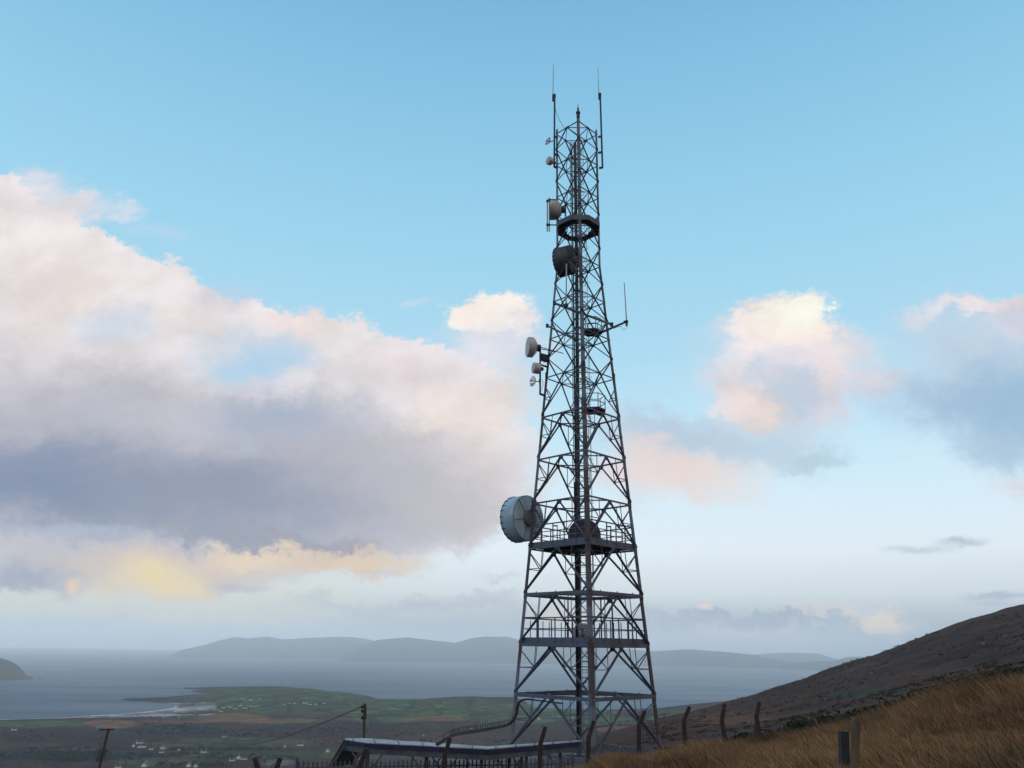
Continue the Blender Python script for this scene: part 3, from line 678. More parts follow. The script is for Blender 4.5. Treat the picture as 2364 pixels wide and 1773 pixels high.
# whip on the arm at right
e = empty('whip_antenna', at(1447, 742.5, 49.9), 'whip antenna on an arm reaching out from the right leg', 'whip antenna')
mb = MB(); mb.tube(at(1389, 767, 49.7), at(1448, 742, 49.9), .085, .07, n=10); mb.build('arm', M['steel_dark'], e)
mb = MB(); mb.tube(at(1446.5, 742, 49.9), at(1441, 653, 49.9), .04, .028, n=8); mb.build('whip', M['whip'], e)
mb = MB(); p = at(1446.5, 743, 49.9); mb.bar(p - V((0, 0, .3)), p + V((0, 0, .12)), .14, .14); mb.bar(p - V((.2, 0, .02)), p + V((.1, 0, .02)), .2, .14); mb.build('clamp', M['steel_dark'], e)
mb = MB(); mb.path([at(x, y, 49.9) for x, y in ((1447, 750), (1447, 757), (1443, 761), (1437, 760), (1434, 754), (1428, 754), (1418, 758))], .014, 5); mb.build('cable', M['cable'], e)
# white pole antenna on the cross pipe
e = empty('pole_antenna', at(1306.5, 704, 48.6), 'slim white pole antenna standing on a cross pipe inside the mast', 'whip antenna')
mb = MB(); mb.tube(at(1307, 700, 48.6), at(1307.8, 609, 48.6), .05, .045, n=10); mb.build('whip', M['dish_white'], e)
mb = MB(); p = at(1306, 705, 48.6); mb.bar(p - V((.12, 0, .05)), p + V((.14, 0, .05)), .22, .2); mb.tube(p, p + V((.02, 0, .4)), .035, n=8); mb.build('clamp', M['steel_dark'], e)
mb = MB(); mb.path([at(x, y, 48.6) for x, y in ((1309, 712), (1310, 720), (1312, 723), (1313, 716))], .014, 5); mb.build('cable', M['cable'], e)
for lab, a, Ya, b, Yb, r in (('long cross pipe slanting through the mast under the white pole antenna', (1280, 700), 49.9, (1412, 749), 47.4, .085), ('shorter cross pipe poking out of the left leg above the middle ring', (1263.5, 752), 49.8, (1328, 784), 47.6, .07)):
    e = empty('cross_pipe', at(*a, Ya), lab, 'pipe'); mb = MB(); mb.tube(at(*a, Ya), at(*b, Yb), r, n=10); mb.build('pipe', M['steel'], e)
    mb = MB()
    for q, Y in ((a, Ya), (b, Yb)): p = at(*q, Y); mb.bar(p - V((.1, 0, 0)), p + V((.1, 0, 0)), .22, .22)
    mb.build('end_clamp', M['steel_dark'], e)
# twin rods beside the cream dish
for lab, x, y0, y1, r in (('outer pale rod antenna left of the cream drum dish', 1263.5, 461, 534, .045), ('inner grey rod antenna left of the cream drum dish', 1268, 457, 535, .04)):
    e = empty('rod_antenna', at(x, y1, 49.0), lab, 'rod antenna'); a, b = at(x, y1, 49.0), at(x, y0, 49.0); b.x = a.x
    mb = MB(); mb.tube(a, b, r, n=10); mb.build('rod', M['whip'], e)
    for q in (.2, .95): mb = MB(); p = a.lerp(b, q); mb.bar(p, V((at(1270 if x < 1266 else 1284, 500, 49.2).x, p.y, p.z)), .06, .07); mb.tube(p - V((0, 0, .08)), p + V((0, 0, .08)), r * 1.8, n=8); mb.build('bracket', M['steel_dark'], e)

# ------------------------------------------------------------------ cable bridge, cable tray and yard
e = empty('cable_bridge', at(985, 1770, 35), 'long roofed cable bridge on posts leading to the foot of the mast', 'cable bridge')
ZT = -4.45
A0 = at_z(797, 1709.5, ZT); A1 = at_z(845, 1717, ZT); A2 = at_z(1125, 1731.5, ZT - .05); A3 = at(1338, 1713.5, 43.2)
fr = [A0, A1, A2, A3]; bk_px = [(797, 1707), (840, 1706.5), (1127, 1725.5), (1341, 1707.5)]
bk = [at_z(*bk_px[0], ZT), at_z(*bk_px[1], ZT), at_z(*bk_px[2], ZT - .05), A3 + V((.2, .6, 0))]
mb = MB(); up = V((0, 0, .05))
for i in range(3):
    a, b, c, d = fr[i], fr[i + 1], bk[i + 1], bk[i]; mb.add([a, b, c, d, a + up, b + up, c + up, d + up], [(0, 3, 2, 1), (4, 5, 6, 7), (0, 1, 5, 4), (2, 3, 7, 6)])
mb.build('roof_sheet', M['roofsheet'], e)
mb = MB()
for i in range(3):
    n_s = max(1, int((fr[i + 1] - fr[i]).length / 1.1))
    for j in range(n_s): p, q = fr[i].lerp(fr[i + 1], (j + .4) / n_s), bk[i].lerp(bk[i + 1], (j + .4) / n_s); mb.bar(p + V((0, 0, .06)), q + V((0, 0, .06)), .05, .03)
mb.build('roof_seam', M['pale'], e)
mb = MB(); rb = MB(); gb = MB()
for i in range(3):
    a, b = fr[i], fr[i + 1]; n_ = (b - a).cross(V((0, 0, 1))).normalized()
    mb.bar(a + n_ * .03 - V((0, 0, .08)), b + n_ * .03 - V((0, 0, .08)), .03, .19)
    gb.bar(a - n_ * .03 - V((0, 0, .31)), b - n_ * .03 - V((0, 0, .31)), .06, .24)
    gb.bar(bk[i] - V((0, 0, .2)), bk[i + 1] - V((0, 0, .2)), .06, .26)
    L_ = (b - a).length; k = max(2, int(L_ / .42))
    for j in range(k): p = a.lerp(b, (j + .5) / k) + n_ * .055; rb.bar(p - V((0, 0, .14)), p + V((0, 0, .05)), .04, .02)
mb.build('edge_strip', M['navy'], e); rb.build('strap', M['pale'], e); gb.build('side_beam', M['pale'], e)
mb = MB()
a, a2 = A0, at(758, 1774, A0.y - .1); b, b2 = at(833, 1731, A0.y + 2.0), at(808, 1766, A0.y + 1.9)
up = V((-.05, 0, .04)); mb.add([a, b, b2, a2, a + up, b + up, b2 + up, a2 + up], [(0, 1, 2, 3), (7, 6, 5, 4), (0, 4, 5, 1), (3, 2, 6, 7), (0, 3, 7, 4), (1, 5, 6, 2)])
mb.build('end_chute', M['cable'], e)
for p, q in ((a, a2), (b, b2)):
    mb = MB(); mb.bar(p + V((.06, -.05, -.1)), q + V((.06, -.05, 0)), .05, .12); mb.build('chute_stringer', M['pale'], e)
for (x, Yo) in ((851, 0), (987, .25), (1026, 1.2), (1112, .25), (1172, 1.0), (1210, .2), (1290, .3)):
    i = 0 if x < 845 else (1 if x < 1125 else 2); q = {0: (797, 845), 1: (845, 1125), 2: (1125, 1338)}[i]; p = fr[i].lerp(fr[i + 1], (x - q[0]) / (q[1] - q[0])); p = p + V((0, Yo, -.3))
    mb = MB(); mb.bar(p, V((p.x, p.y, YARD)), .16, .16); mb.build('post', M['steel_dark'], e)
    mb = MB()
    for s in (-1, 1): mb.bar(p + V((.02, .03, -1.0)), p + V((s * .75, .03, -.08)), .06, .06)
    mb.build('knee_brace', M['steel'], e)
# S-shaped cable tray from the left leg to the bridge
tr = [at(1181, 1664, 49.7), at(1176, 1671, 49.2), at(1163, 1675.5, 48), at(1140, 1680, 46.2), at(1100, 1687, 43), at(1060, 1693, 39.5), at(1044, 1696.5, 37.8), at(1035, 1702, 36.6), at(1020, 1712, 35.9), at(1010, 1717, 35.6)]
e = empty('cable_tray', tr[-1], 'narrow S shaped cable tray carrying black cables from the left leg to the roofed bridge', 'cable tray')
mb = MB(); rg = MB(); cb = MB(); hz = V((0, .3, 0))
for a, b in zip(tr, tr[1:]):
    for s in (-.16, .16): mb.bar(a + V((s * .3, s, 0)), b + V((s * .3, s, 0)), .04, .09)
    n = max(1, int((b - a).length / .45))
    for j in range(n): p = a.lerp(b, j / n); rg.bar(p + V((.05, .17, .25)), p + V((.05, .17, -.05)), .035); rg.bar(p + V((-.05, -.17, .0)), p + V((.05, .17, .0)), .03)
    rg.bar(a + V((.05, .17, .25)), b + V((.05, .17, .25)), .02)
    for s in (-.09, 0, .09): cb.tube(a + V((0, s, -.05)), b + V((0, s, -.05)), .035, n=6)
mb.build('side_rail', M['steel_dark'], e); rg.build('rung', M['steel_dark'], e); cb.build('cable', M['cable'], e)
e = empty('cable_bundle', at(1186, 1660, 49.5), 'bundle of thick black cables bending from the lowest ring down the left leg', 'cables')
for i in range(3):
    o_ = i * 2.0; pts = [at(x, y, 49.6) for x, y in ((1300, 1624), (1250, 1618), (1215 + o_, 1614), (1203 + o_, 1616), (1196 + o_, 1622), (1192 + o_, 1632), (1191 + o_, 1645), (1186 + o_, 1658), (1182 + o_ * .5, 1666), (1176, 1672 + o_ * .3))]
    mb = MB(); mb.path(pts, .04, 8); mb.build('cable', M['cable'], e)

def palisade(label, a, b, height, npales, posts):
    """a, b: points along the top of the pales"""
    a = V(a); b = V(b); e = empty('palisade_fence', (a.x, a.y, a.z - height), label, 'fence', 'palisade fences round the yard')
    d = (b - a); n_ = d.cross(V((0, 0, 1))).normalized(); mb = MB(); u = d.normalized(); w = .07
    for i in range(npales):
        p = a.lerp(b, (i + .5) / npales); l = V((0, 0, -height)); q = [p + u * -w / 2 - V((0, 0, .1)), p, p + u * w / 2 - V((0, 0, .1)), p + u * w / 2 + l, p - u * w / 2 + l]
        o_ = n_ * .012; vs = [k - o_ for k in q] + [k + o_ for k in q]
        mb.add(vs, [(0, 1, 2, 3, 4), (9, 8, 7, 6, 5)] + [(i_, 5 + i_, 5 + (i_ + 1) % 5, (i_ + 1) % 5) for i_ in range(5)])
    mb.build('pale_panel', M['pale'], e)
    for hgt in (.3, height - .25):
        mb = MB(); mb.bar(a + n_ * -.04 - V((0, 0, hgt)), b + n_ * -.04 - V((0, 0, hgt)), .05, .06); mb.build('rail', M['pale'], e)
    for i in range(posts + 1):
        p = a.lerp(b, i / posts) - n_ * .12; mb = MB(); mb.bar(p + V((0, 0, .12)), p - V((0, 0, height + .1)), .1, .1); mb.build('post', M['pale'], e)
ZP = -5.02
pa = at_z(686, 1756, ZP); pb = at_z(1120, 1758, ZP - .0); pc = at_z(1372, 1711, ZP)
palisade('grey palisade fence under the cable bridge left of the mast', pa, V((3.3, 41.2, ZP)), YARD * -1 + ZP, 64, 5)
pd = at_z(1534, 1741, ZP); palisade('grey palisade fence running from the mast foot towards the brown grass at right', pc, pd + (pd - pc) * .35, -YARD + ZP, 54, 4)
#palisade('grey palisade fence between the two lower mast legs at the back of the yard', V((-6.5, 57.5, ZP)), pc + V((-.2, .2, 0)), -YARD + ZP, 90, 6)

# cranked posts
def cranked(top, bend, base, Y, label, w=.15):
    a, b, c = at(*base, Y), at(*bend, Y), at(*top, Y); d = (b - a).normalized(); g0 = gz(a.x, a.y)
    foot = a + d * ((g0 - .2 - a.z) / d.z) if d.z > .2 else a
    e = empty('cranked_post', (foot.x, foot.y, g0), label, 'fence post', 'cranked posts of the old perimeter fence')
    mb = MB(); mb.bar(foot, b + d * .03, w * 1.12, w * 1.05, w2=w, h2=w); mb.build('shaft', M['rustpost'], e)
    mb = MB(); c2 = c + V((0, -.0, 0)); mb.bar(b - (c2 - b).normalized() * .03, c2, w * .98, w * .98, w2=w * .85, h2=w * .85); mb.build('arm', M['rustpost'], e)
    return e
cranked((1752.6, 1620), (1746, 1656), (1754, 1708), 33, 'cranked dark post with a stone behind its foot, last one before the wooden stakes')
cranked((1673, 1625), (1666, 1662), (1674.5, 1716), 33, 'cranked dark post second from the hillside end of the row')
cranked((1592, 1631.6), (1577.8, 1665), (1582, 1723), 33, 'cranked dark post just right of the mast')
cranked((1489, 1641), (1474.5, 1676), (1474, 1737), 32.6, 'cranked dark post in front of the right mast leg', .155)
cranked((1371, 1664), (1359, 1703), (1357, 1764), 32.2, 'cranked dark post in front of the near mast leg', .16)
cranked((1259, 1677.5), (1247.5, 1719), (1246, 1773), 31.6, 'cranked dark post before the roofed bridge, nearer the mast', .165)
cranked((1039, 1702.5), (1026.5, 1747), (1024, 1790), 31, 'cranked dark post before the roofed bridge where the cable tray lands', .165)
cranked((846, 1727), (832, 1768), (829, 1800), 29.5, 'cranked dark post under the left end of the roofed bridge', .17)
cranked((647, 1750), (633, 1790), (631, 1820), 28.5, 'short visible tip of a cranked post leaning right at the bottom edge', .16)
cranked((588.5, 1749), (600, 1790), (600, 1820), 28.2, 'cranked corner post whose tip leans left at the bottom edge', .16)

# two wooden stakes on the bank, two thin ones farther up
def stake(x0, y0, x1, y1, Y, r, label, m_, square=False):
    a, b = at(x1, y1, Y), at(x0, y0, Y); g0 = gz(a.x, a.y); d = (b - a).normalized(); foot = a + d * ((g0 - .15 - a.z) / d.z)
    mb = MB()
    if square: mb.bar(foot, b, r * 2, r * 2, w2=r * 1.9, h2=r * 1.9)
    else: mb.lathe(foot, b - foot, [(0, r * 1.05), ((b - foot).length * .5, r * 1.02), ((b - foot).length - .02, r * .98), ((b - foot).length, r * .9)], 14)
    o = mb.build('wooden_stake', m_, None, (foot.x, foot.y, g0)); tag(o, label, 'fence post', 'wooden stakes on the grassy bank')
stake(1947, 1688, 1950, 1790, 13.2, .066, 'thick dark square stake with a flat top, left of the pair', M['wood_dark'], True)
stake(1976, 1656, 1972, 1790, 12.6, .062, 'taller pale brown round stake, right of the pair', M['wood'])
stake(2034.5, 1617, 2041, 1649, 42, .075, 'thin grey stake on the dark hillside beyond the brown grass', M['wood'])
stake(1881, 1661, 1888, 1682, 40, .06, 'short thin stake leaning at the gorse edge', M['wood'])

# ------------------------------------------------------------------ utility poles
def pole(label, top, base_px, Y, r, arm=None, box=False):
    a, b = at(*base_px, Y), at(*top, Y); g0 = gz(a.x, a.y); d = (b - a).normalized(); foot = a + d * ((g0 - .2 - a.z) / d.z)
    e = empty('utility_pole', (foot.x, foot.y, g0), label, 'utility pole'); mb = MB(); mb.tube(foot, b, r * 1.15, r * .9, n=12); mb.build('pole', M['pole'], e)
    return e, foot, b, d
e, f0, b0, d0 = pole('leaning wooden power pole with a crossarm and two teal insulators', (251, 1682), (231, 1765), 72, .11)
mb = MB(); l, r_ = at(228, 1684.5, 71.8), at(271, 1684, 71.8); mb.bar(l, r_, .08, .10); mb.build('crossarm', M['wood_dark'], e)
for x in (226, 268): p = at(x, 1683.5, 71.8); mb = MB(); mb.lathe(p - V((0, 0, .1)), (0, 0, 1), [(0, .06), (.04, .15), (.15, .13), (.2, .16), (.3, .11), (.34, .04)], 14); mb.build('insulator', M['insul'], e)
p = at(229, 1742, 71.7); mb = MB(); q0, q1 = at(225, 1757, 71.7), at(231.5, 1729, 71.7); mb.bar(q0, q1, .22, .2); mb.build('switch_box', M['pale'], e)
mb = MB(); mb.tube(at(240, 1752, 71.6), at(246, 1728, 71.6), .09, n=8); mb.build('conduit', M['pale'], e)
mb = MB(); mb.bar(at(226, 1711, 71.8), at(231, 1718, 71.8), .06, .06); mb.build('stay_hook', M['pale'], e)
e, f1, b1, d1 = pole('straight wooden telephone pole rising behind the roofed cable bridge', (842, 1624), (840, 1705), 74, .125)
for y in (1632, 1642, 1657): p = at(836, y, 73.9); mb = MB(); mb.tube(p - V((0, 0, .12)), p + V((0, 0, .12)), .1, n=8); mb.bar(p, at(841, y, 73.9), .06, .06); mb.build('insulator', M['wood_dark'], e)
mb = MB(); mb.tube(at(845, 1626, 73.8), at(845, 1660, 73.8), .05, n=6); mb.build('conduit', M['pole'], e)
e = empty('overhead_wire', at(836, 1631, 74), 'dark overhead wire sagging down left from the telephone pole', 'wire')
mb = MB(); a = at(836, 1631, 74); b = at(520, 1722, 190); pts = []
for i in range(25):
    t = i / 24; p = a.lerp(b, t); p.z -= 2.2 * 4 * t * (1 - t) * .5; pts.append(p)
mb.path(pts, .045, 5); mb.build('wire', M['cable'], e)
e = empty('stay_wire', at(836, 1699, 74), 'pale stay wire slanting to the foot of the telephone pole', 'wire'); mb = MB(); mb.path([at(782, 1680, 78), at(791, 1680.5, 78), at(808, 1689, 77), at(836, 1699, 74)], .035, 5); mb.build('wire', M['pale'], e)

# ------------------------------------------------------------------ houses on the lowland
def house_proto(wall_m):
    e = bpy.data.objects.new('house', None); COL.objects.link(e)
    L_, D_, h, rf = 6.0, 3.4, 3.4, 3.0
    mb = MB(); vs = [(-L_, -D_, -2), (L_, -D_, -2), (L_, D_, -2), (-L_, D_, -2), (-L_, -D_, h), (L_, -D_, h), (L_, D_, h), (-L_, D_, h), (-L_, 0, h + rf), (L_, 0, h + rf)]
    mb.add(vs, [(0, 1, 5, 4), (2, 3, 7, 6), (1, 2, 6, 9, 5), (3, 0, 4, 8, 7), (3, 2, 1, 0)]); mb.build('wall', wall_m, e)
    mb = MB(); o_ = .25
    for s in (-1, 1):
        a = [V((-L_ - .2, s * (D_ + .35), h - .3)), V((L_ + .2, s * (D_ + .35), h - .3)), V((L_ + .2, 0, h + rf + .08)), V((-L_ - .2, 0, h + rf + .08))]; t_ = V((0, 0, .22))
        mb.add(a + [p + t_ for p in a], [(0, 1, 2, 3), (7, 6, 5, 4), (0, 4, 5, 1), (1, 5, 6, 2), (3, 2, 6, 7), (0, 3, 7, 4)])
    roof = mb.build('roof', M['slate'], e)
    for s in (-1, 1): mb = MB(); mb.bar((s * (L_ - .7), 0, h + rf - .4), (s * (L_ - .7), 0, h + rf + 1.3), .9, .7); mb.build('chimney', wall_m, roof)
    for x in (-3.6, 0, 3.6): mb = MB(); mb.bar((x, -D_ - .04, .9), (x, -D_ - .04, 2.3), 1.3, .12); mb.build('window', M['glasspane'], e)
    return e
def copy_tree(o, parent=None):
    c = o.copy(); COL.objects.link(c)
    if parent: c.parent = parent
    for ch in list(o.children): copy_tree(ch, c)
    return c
HP = [house_proto(M['wall_white']), house_proto(M['wall_cream'])]; used = [0, 0]
V1 = 'village by the pale sandbanks'; V2 = 'white hamlet on the peninsula slope'
HOUSES = [  # x, y, size, turn, kind, label
    (322, 1717, 1.05, .2, 0, 'white gabled house second up in the cluster right of the power pole'), (327, 1726, 1.2, -.1, 0, 'long low white house in the cluster right of the power pole'), (308, 1724, .8, 1.5, 0, 'small white gable end left in the cluster near the power pole'),
    (376, 1729, .9, 1.2, 0, 'white gable end beside the dark trees, east of the house cluster'), (373, 1738, .7, .2, 0, 'small low white shed on the dark slope below the gable end'), (349, 1731, .6, .7, 0, 'dim small house between the cluster and the gable end'),
    (413, 1733, .6, 1.4, 1, 'little cream gable house beside the green field'), (470, 1738, .9, .15, 0, 'long white roofline at the dark hedge under the green field'),
    (334, 1770, 1.1, 1.3, 0, 'white house front peeping up at the bottom edge, left one'), (436, 1770, 1.0, 1.4, 0, 'white gable at the bottom edge, right of the middle'), (452, 1771, .8, 1.3, 0, 'smaller white gable beside it at the bottom edge'), (272, 1773, .8, .1, 0, 'sliver of white wall at the bottom edge near the power pole'),
    (551, 1752, 1.0, 1.45, 0, 'bright white gable house below the long green field'), (563, 1754, .9, .1, 0, 'low white wing right of the bright gable house'), (536, 1757, .8, .4, 0, 'grey house left of the bright gable house'),
    (518, 1702, .8, .1, 0, 'long white house alone at the top of the green field'), (658, 1725, .8, 1.5, 1, 'pale house end on the dark heath left of the white cottage'), (693, 1722, 1.1, .05, 0, 'long white cottage alone on the dark heath'),
    (757, 1736, .9, 1.3, 0, 'faint pale hut on the slope left of the cable bridge'), (32, 1686, .9, .3, 0, 'pale house alone among the left green fields'),
    (561, 1615, .9, .3, 0, 'white house alone above the village, left of two'), (579, 1616.5, 1.0, .2, 0, 'white house alone above the village, right of two'), (601, 1614, .8, .2, 1, 'dim cream house at the top of the peninsula fields'),
    (528, 1631, .8, .2, 1, V1), (516, 1635, .9, .2, 0, V1), (510, 1643, .9, .1, 0, V1), (533, 1634, .8, .9, 0, V1), (544, 1637, 1.0, .2, 1, V1), (555, 1630, .8, .2, 0, V1), (558, 1627, .7, 1.2, 0, V1), (566, 1636, 1.1, .1, 0, V1), (580, 1631, .8, .2, 0, V1), (504, 1639, .6, .4, 0, V1), (590, 1632, .7, .3, 0, V1),
    (680, 1625, .8, .2, 0, V2), (704, 1624, 1.2, .2, 0, V2), (715, 1627, 1.0, .2, 0, V2), (729, 1627, .8, 1.2, 0, V2), (669, 1624, .6, .2, 0, V2), (657, 1627, .6, .4, 0, V2), (748, 1624, .7, .2, 0, V2),
    (1245, 1661, 1.1, 1.2, 0, 'white gable house framed by the lower mast bracing'), (1291, 1655, .7, .3, 0, 'tiny white house beyond the near mast leg, left'), (1321, 1658, .9, .2, 0, 'low white house just left of the near mast leg'), (1225, 1671, .9, .3, 1, 'cream bungalow right of the left mast leg'), (1206, 1668, .5, .3, 1, 'small dim cream house close to the left mast leg'),
    (1088, 1683, .6, 1.2, 0, 'pale cottage end above the S shaped cable tray'), (978, 1699, .55, 1.4, 0, 'small pale gable on brown heath above the cable bridge'),
]
cnt = {}
for i, (x, y, s, rz, kind, lab) in enumerate(HOUSES):
    p, dist = hit(x, y, 900.)
    if used[kind] == 0: h = HP[kind]; used[kind] = 1
    else: h = copy_tree(HP[kind])
    h.location = p; h.scale = (s, s, s * .95); h.rotation_euler = (0, 0, rz + math.atan2(-p.x, p.y))
    if lab in (V1, V2):
        col_ = 'cream' if kind else 'white'
        tag(h, f'tiny {col_} house in the {lab}', 'house', f'houses of the {lab}')
    else: tag(h, lab, 'house', 'scattered lowland houses')

# ------------------------------------------------------------------ vegetation
def raw_mesh(name, verts, faces_flat, nper, mat_, label, colors=None, kind='stuff'):
    me = bpy.data.meshes.new(name); me.vertices.add(len(verts)); me.vertices.foreach_set('co', verts.astype(np.float32).ravel())
    q = faces_flat.ravel(); nf = q.size // nper
    me.loops.add(q.size); me.loops.foreach_set('vertex_index', q.astype(np.int32)); me.polygons.add(nf); me.polygons.foreach_set('loop_start', np.arange(0, q.size, nper)); me.update(calc_edges=True)
    if colors is not None:
        ca = me.color_attributes.new('tone', 'FLOAT_COLOR', 'POINT'); ca.data.foreach_set('color', np.concatenate([colors, np.ones((len(colors), 1))], 1).astype(np.float32).ravel())
    me.materials.append(mat_); o = bpy.data.objects.new(name, me); COL.objects.link(o)
    return tag(o, label, name, kind=kind)
def tone_mat(name, rough=.8, trans=0.):
    m, N, L, B = nodes(name); a = N.new('ShaderNodeAttribute'); a.attribute_name = 'tone'; n = N.new('ShaderNodeTexNoise'); n.inputs['Scale'].default_value = 3; g = N.new('ShaderNodeNewGeometry'); L.new(g.outputs['Position'], n.inputs['Vector'])
    r = N.new('ShaderNodeMapRange'); r.inputs[1].default_value = .3; r.inputs[2].default_value = .7; r.inputs[3].default_value = .8; r.inputs[4].default_value = 1.2; L.new(n.outputs[0], r.inputs[0])
    s = N.new('ShaderNodeVectorMath'); s.operation = 'SCALE'; L.new(a.outputs['Color'], s.inputs[0]); L.new(r.outputs[0], s.inputs['Scale']); L.new(s.outputs[0], B.inputs['Base Color'])
    B.inputs['Roughness'].default_value = rough; B.inputs['Specular IOR Level'].default_value = .15
    return m
M['grass'] = tone_mat('dry_grass'); M['leaf'] = tone_mat('dark_leaf'); M['scrub'] = tone_mat('scrub_leaf')

def blades(n, rho_a, rho_b, az_a, az_b, hmin, hmax, keep=None):
    rho = np.sqrt(rng.uniform(rho_a ** 2, rho_b ** 2, n)); az = rng.uniform(az_a, az_b, n)
    x = np.sin(az) * rho; y = np.cos(az) * rho
    if keep is not None: k = keep(x, y); x, y = x[k], y[k]; n = len(x)
    z = terrain(x, y) - .03
    clump = fbm(x / 1.1, y / 1.1, 3, 41); pat = fbm(x / 3.5, y / 3.5, 3, 55)
    h = rng.uniform(hmin, hmax, n) * (1 + clump * 1.5) * (1 + fbm(x / 3, y / 3, 2, 19) * 1.1) * np.where(rng.random(n) > .96, 1.2, 1)
    lean = rng.normal(.40, .26, n) * h; ld = rng.normal(math.pi, .8, n)      # wind from the right
    lx, ly = np.cos(ld) * lean, np.sin(ld) * lean
    wa = rng.uniform(0, math.pi, n); w = rng.uniform(.006, .013, n)
    wx, wy = np.cos(wa) * w, np.sin(wa) * w
    v = np.empty((n, 5, 3))
    v[:, 0] = np.stack([x - wx, y - wy, z], 1); v[:, 1] = np.stack([x + wx, y + wy, z], 1)
    mx, my = x + lx * .35, y + ly * .35
    v[:, 2] = np.stack([mx + wx * .8, my + wy * .8, z + h * .58], 1); v[:, 3] = np.stack([mx - wx * .8, my - wy * .8, z + h * .58], 1)
    v[:, 4] = np.stack([x + lx, y + ly, z + h * .93], 1)
    b = np.arange(n)[:, None] * 5
    f = np.concatenate([b + np.array([0, 1, 2]), b + np.array([0, 2, 3]), b + np.array([3, 2, 4])], 1).reshape(-1, 3)
    big = fbm(x / 7, y / 7, 3, 77); t = np.clip(.5 + pat * 1.4 + big * 1.2 + rng.normal(0, .2, n), 0, 1)[:, None]; u = rng.random((n, 1))
    c = np.array((.39, .25, .14)) * t + np.array((.17, .09, .06)) * (1 - t)
    c = np.where(u > .93, np.array((.09, .10, .04)), c); c = np.where(u < .1, np.array((.4, .26, .13)), c)
    dark = np.clip((fbm(x / 2.2, y / 2.2, 3, 91) - .06) * 5, 0, 1)[:, None]
    c = c * (1 - dark * .72) + np.array((.05, .046, .026)) * dark * .72
    c = c * rng.uniform(.75, 1.2, (n, 1))
    return v.reshape(-1, 3), f, np.repeat(c, 5, 0)
a0 = az_t(1200, 1773)[0]; a1 = az_t(2560, 1700)[0]
parts = [blades(150000, 9.5, 31.5, a0, a1, .26, .5), blades(40000, 6, 31, az_t(300, 1773)[0], a0, .2, .42), blades(16000, 31, 42, a0 + .06, a1, .22, .38, lambda x, y: (x > 11.5))]
off = 0; vs, fs, cs = [], [], []
for v, f, c in parts: vs.append(v); fs.append(f + off); cs.append(c); off += len(v)
raw_mesh('grass', np.concatenate(vs), np.concatenate(fs), 3, M['grass'], 'long wind-combed brown moor grass on the near bank', np.concatenate(cs))

def clumps(centres, sizes, colours, per, leaf, flat=.7, up=.5):
    """leaf-sized triangles spread through uneven blobs"""
    n = len(centres); N_ = n * per
    d = rng.normal(size=(N_, 3)); d /= np.linalg.norm(d, axis=1)[:, None]; d[:, 2] = np.abs(d[:, 2]) * .95 - .05
    r = rng.uniform(.45, 1.0, (N_, 1)) ** .6
    s = np.repeat(sizes, per)[:, None]
    lob = 1 + .35 * np.sin(d[:, :1] * 5 + np.repeat(rng.random(n) * 6, per)[:, None]) * np.cos(d[:, 1:2] * 4)
    c = np.repeat(centres, per, 0) + d * r * s * lob * np.array((1, 1, flat))
    a = rng.normal(size=(N_, 3)); a /= np.linalg.norm(a, axis=1)[:, None]; b = np.cross(a, d); b /= np.linalg.norm(b, axis=1)[:, None] + 1e-6
    L_ = s * leaf * rng.uniform(.6, 1.4, (N_, 1))
    v = np.stack([c - a * L_, c + a * L_ * .8 + b * L_ * .5, c - b * L_ * .7 + d * L_ * up], 1).reshape(-1, 3)
    f = np.arange(N_ * 3).reshape(-1, 3)
    col = np.repeat(colours, per, 0) * rng.uniform(.6, 1.4, (N_, 1))
    return v, f, np.repeat(col, 3, 0)

# gorse and heather strip behind the bank, on the right
P = []; Sz = []; Cc = []
def strip(pts, n, rad, size, colr, spread_y=3):
    for _ in range(n):
        i = random.randrange(len(pts) - 1); t = random.random(); a, b = pts[i], pts[i + 1]
        x = a[0] + (b[0] - a[0]) * t; y = a[1] + (b[1] - a[1]) * t + random.gauss(0, spread_y); Y = a[2] + (b[2] - a[2]) * t + random.uniform(-rad, rad)
        p = at(x, y, Y); s = random.uniform(*size); P.append((p.x, p.y, gz(p.x, p.y) + s * .15)); Sz.append(s); k = random.uniform(.7, 1.3); Cc.append([q * k for q in colr])
strip([(1840, 1690, 46), (1920, 1668, 50), (2010, 1643, 55), (2100, 1618, 58), (2200, 1596, 60), (2364, 1560, 62), (2460, 1530, 62)], 520, 8, (.4, 1.0), (.035, .042, .024))
strip([(2060, 1625, 60), (2180, 1585, 64), (2280, 1555, 68), (2364, 1535, 70)], 200, 8, (.5, 1.2), (.028, .033, .022), 5)
strip([(1700, 1706, 50), (1800, 1690, 60), (1900, 1665, 75), (2050, 1630, 90), (2200, 1590, 95)], 260, 14, (.4, .9), (.06, .045, .035), 4)
v, f, c = clumps(np.array(P), np.array(Sz), np.array(Cc), 60, .16)
raw_mesh('gorse', v, f, 3, M['leaf'], 'dark gorse and heather thicket along the edge of the brown bank', c)
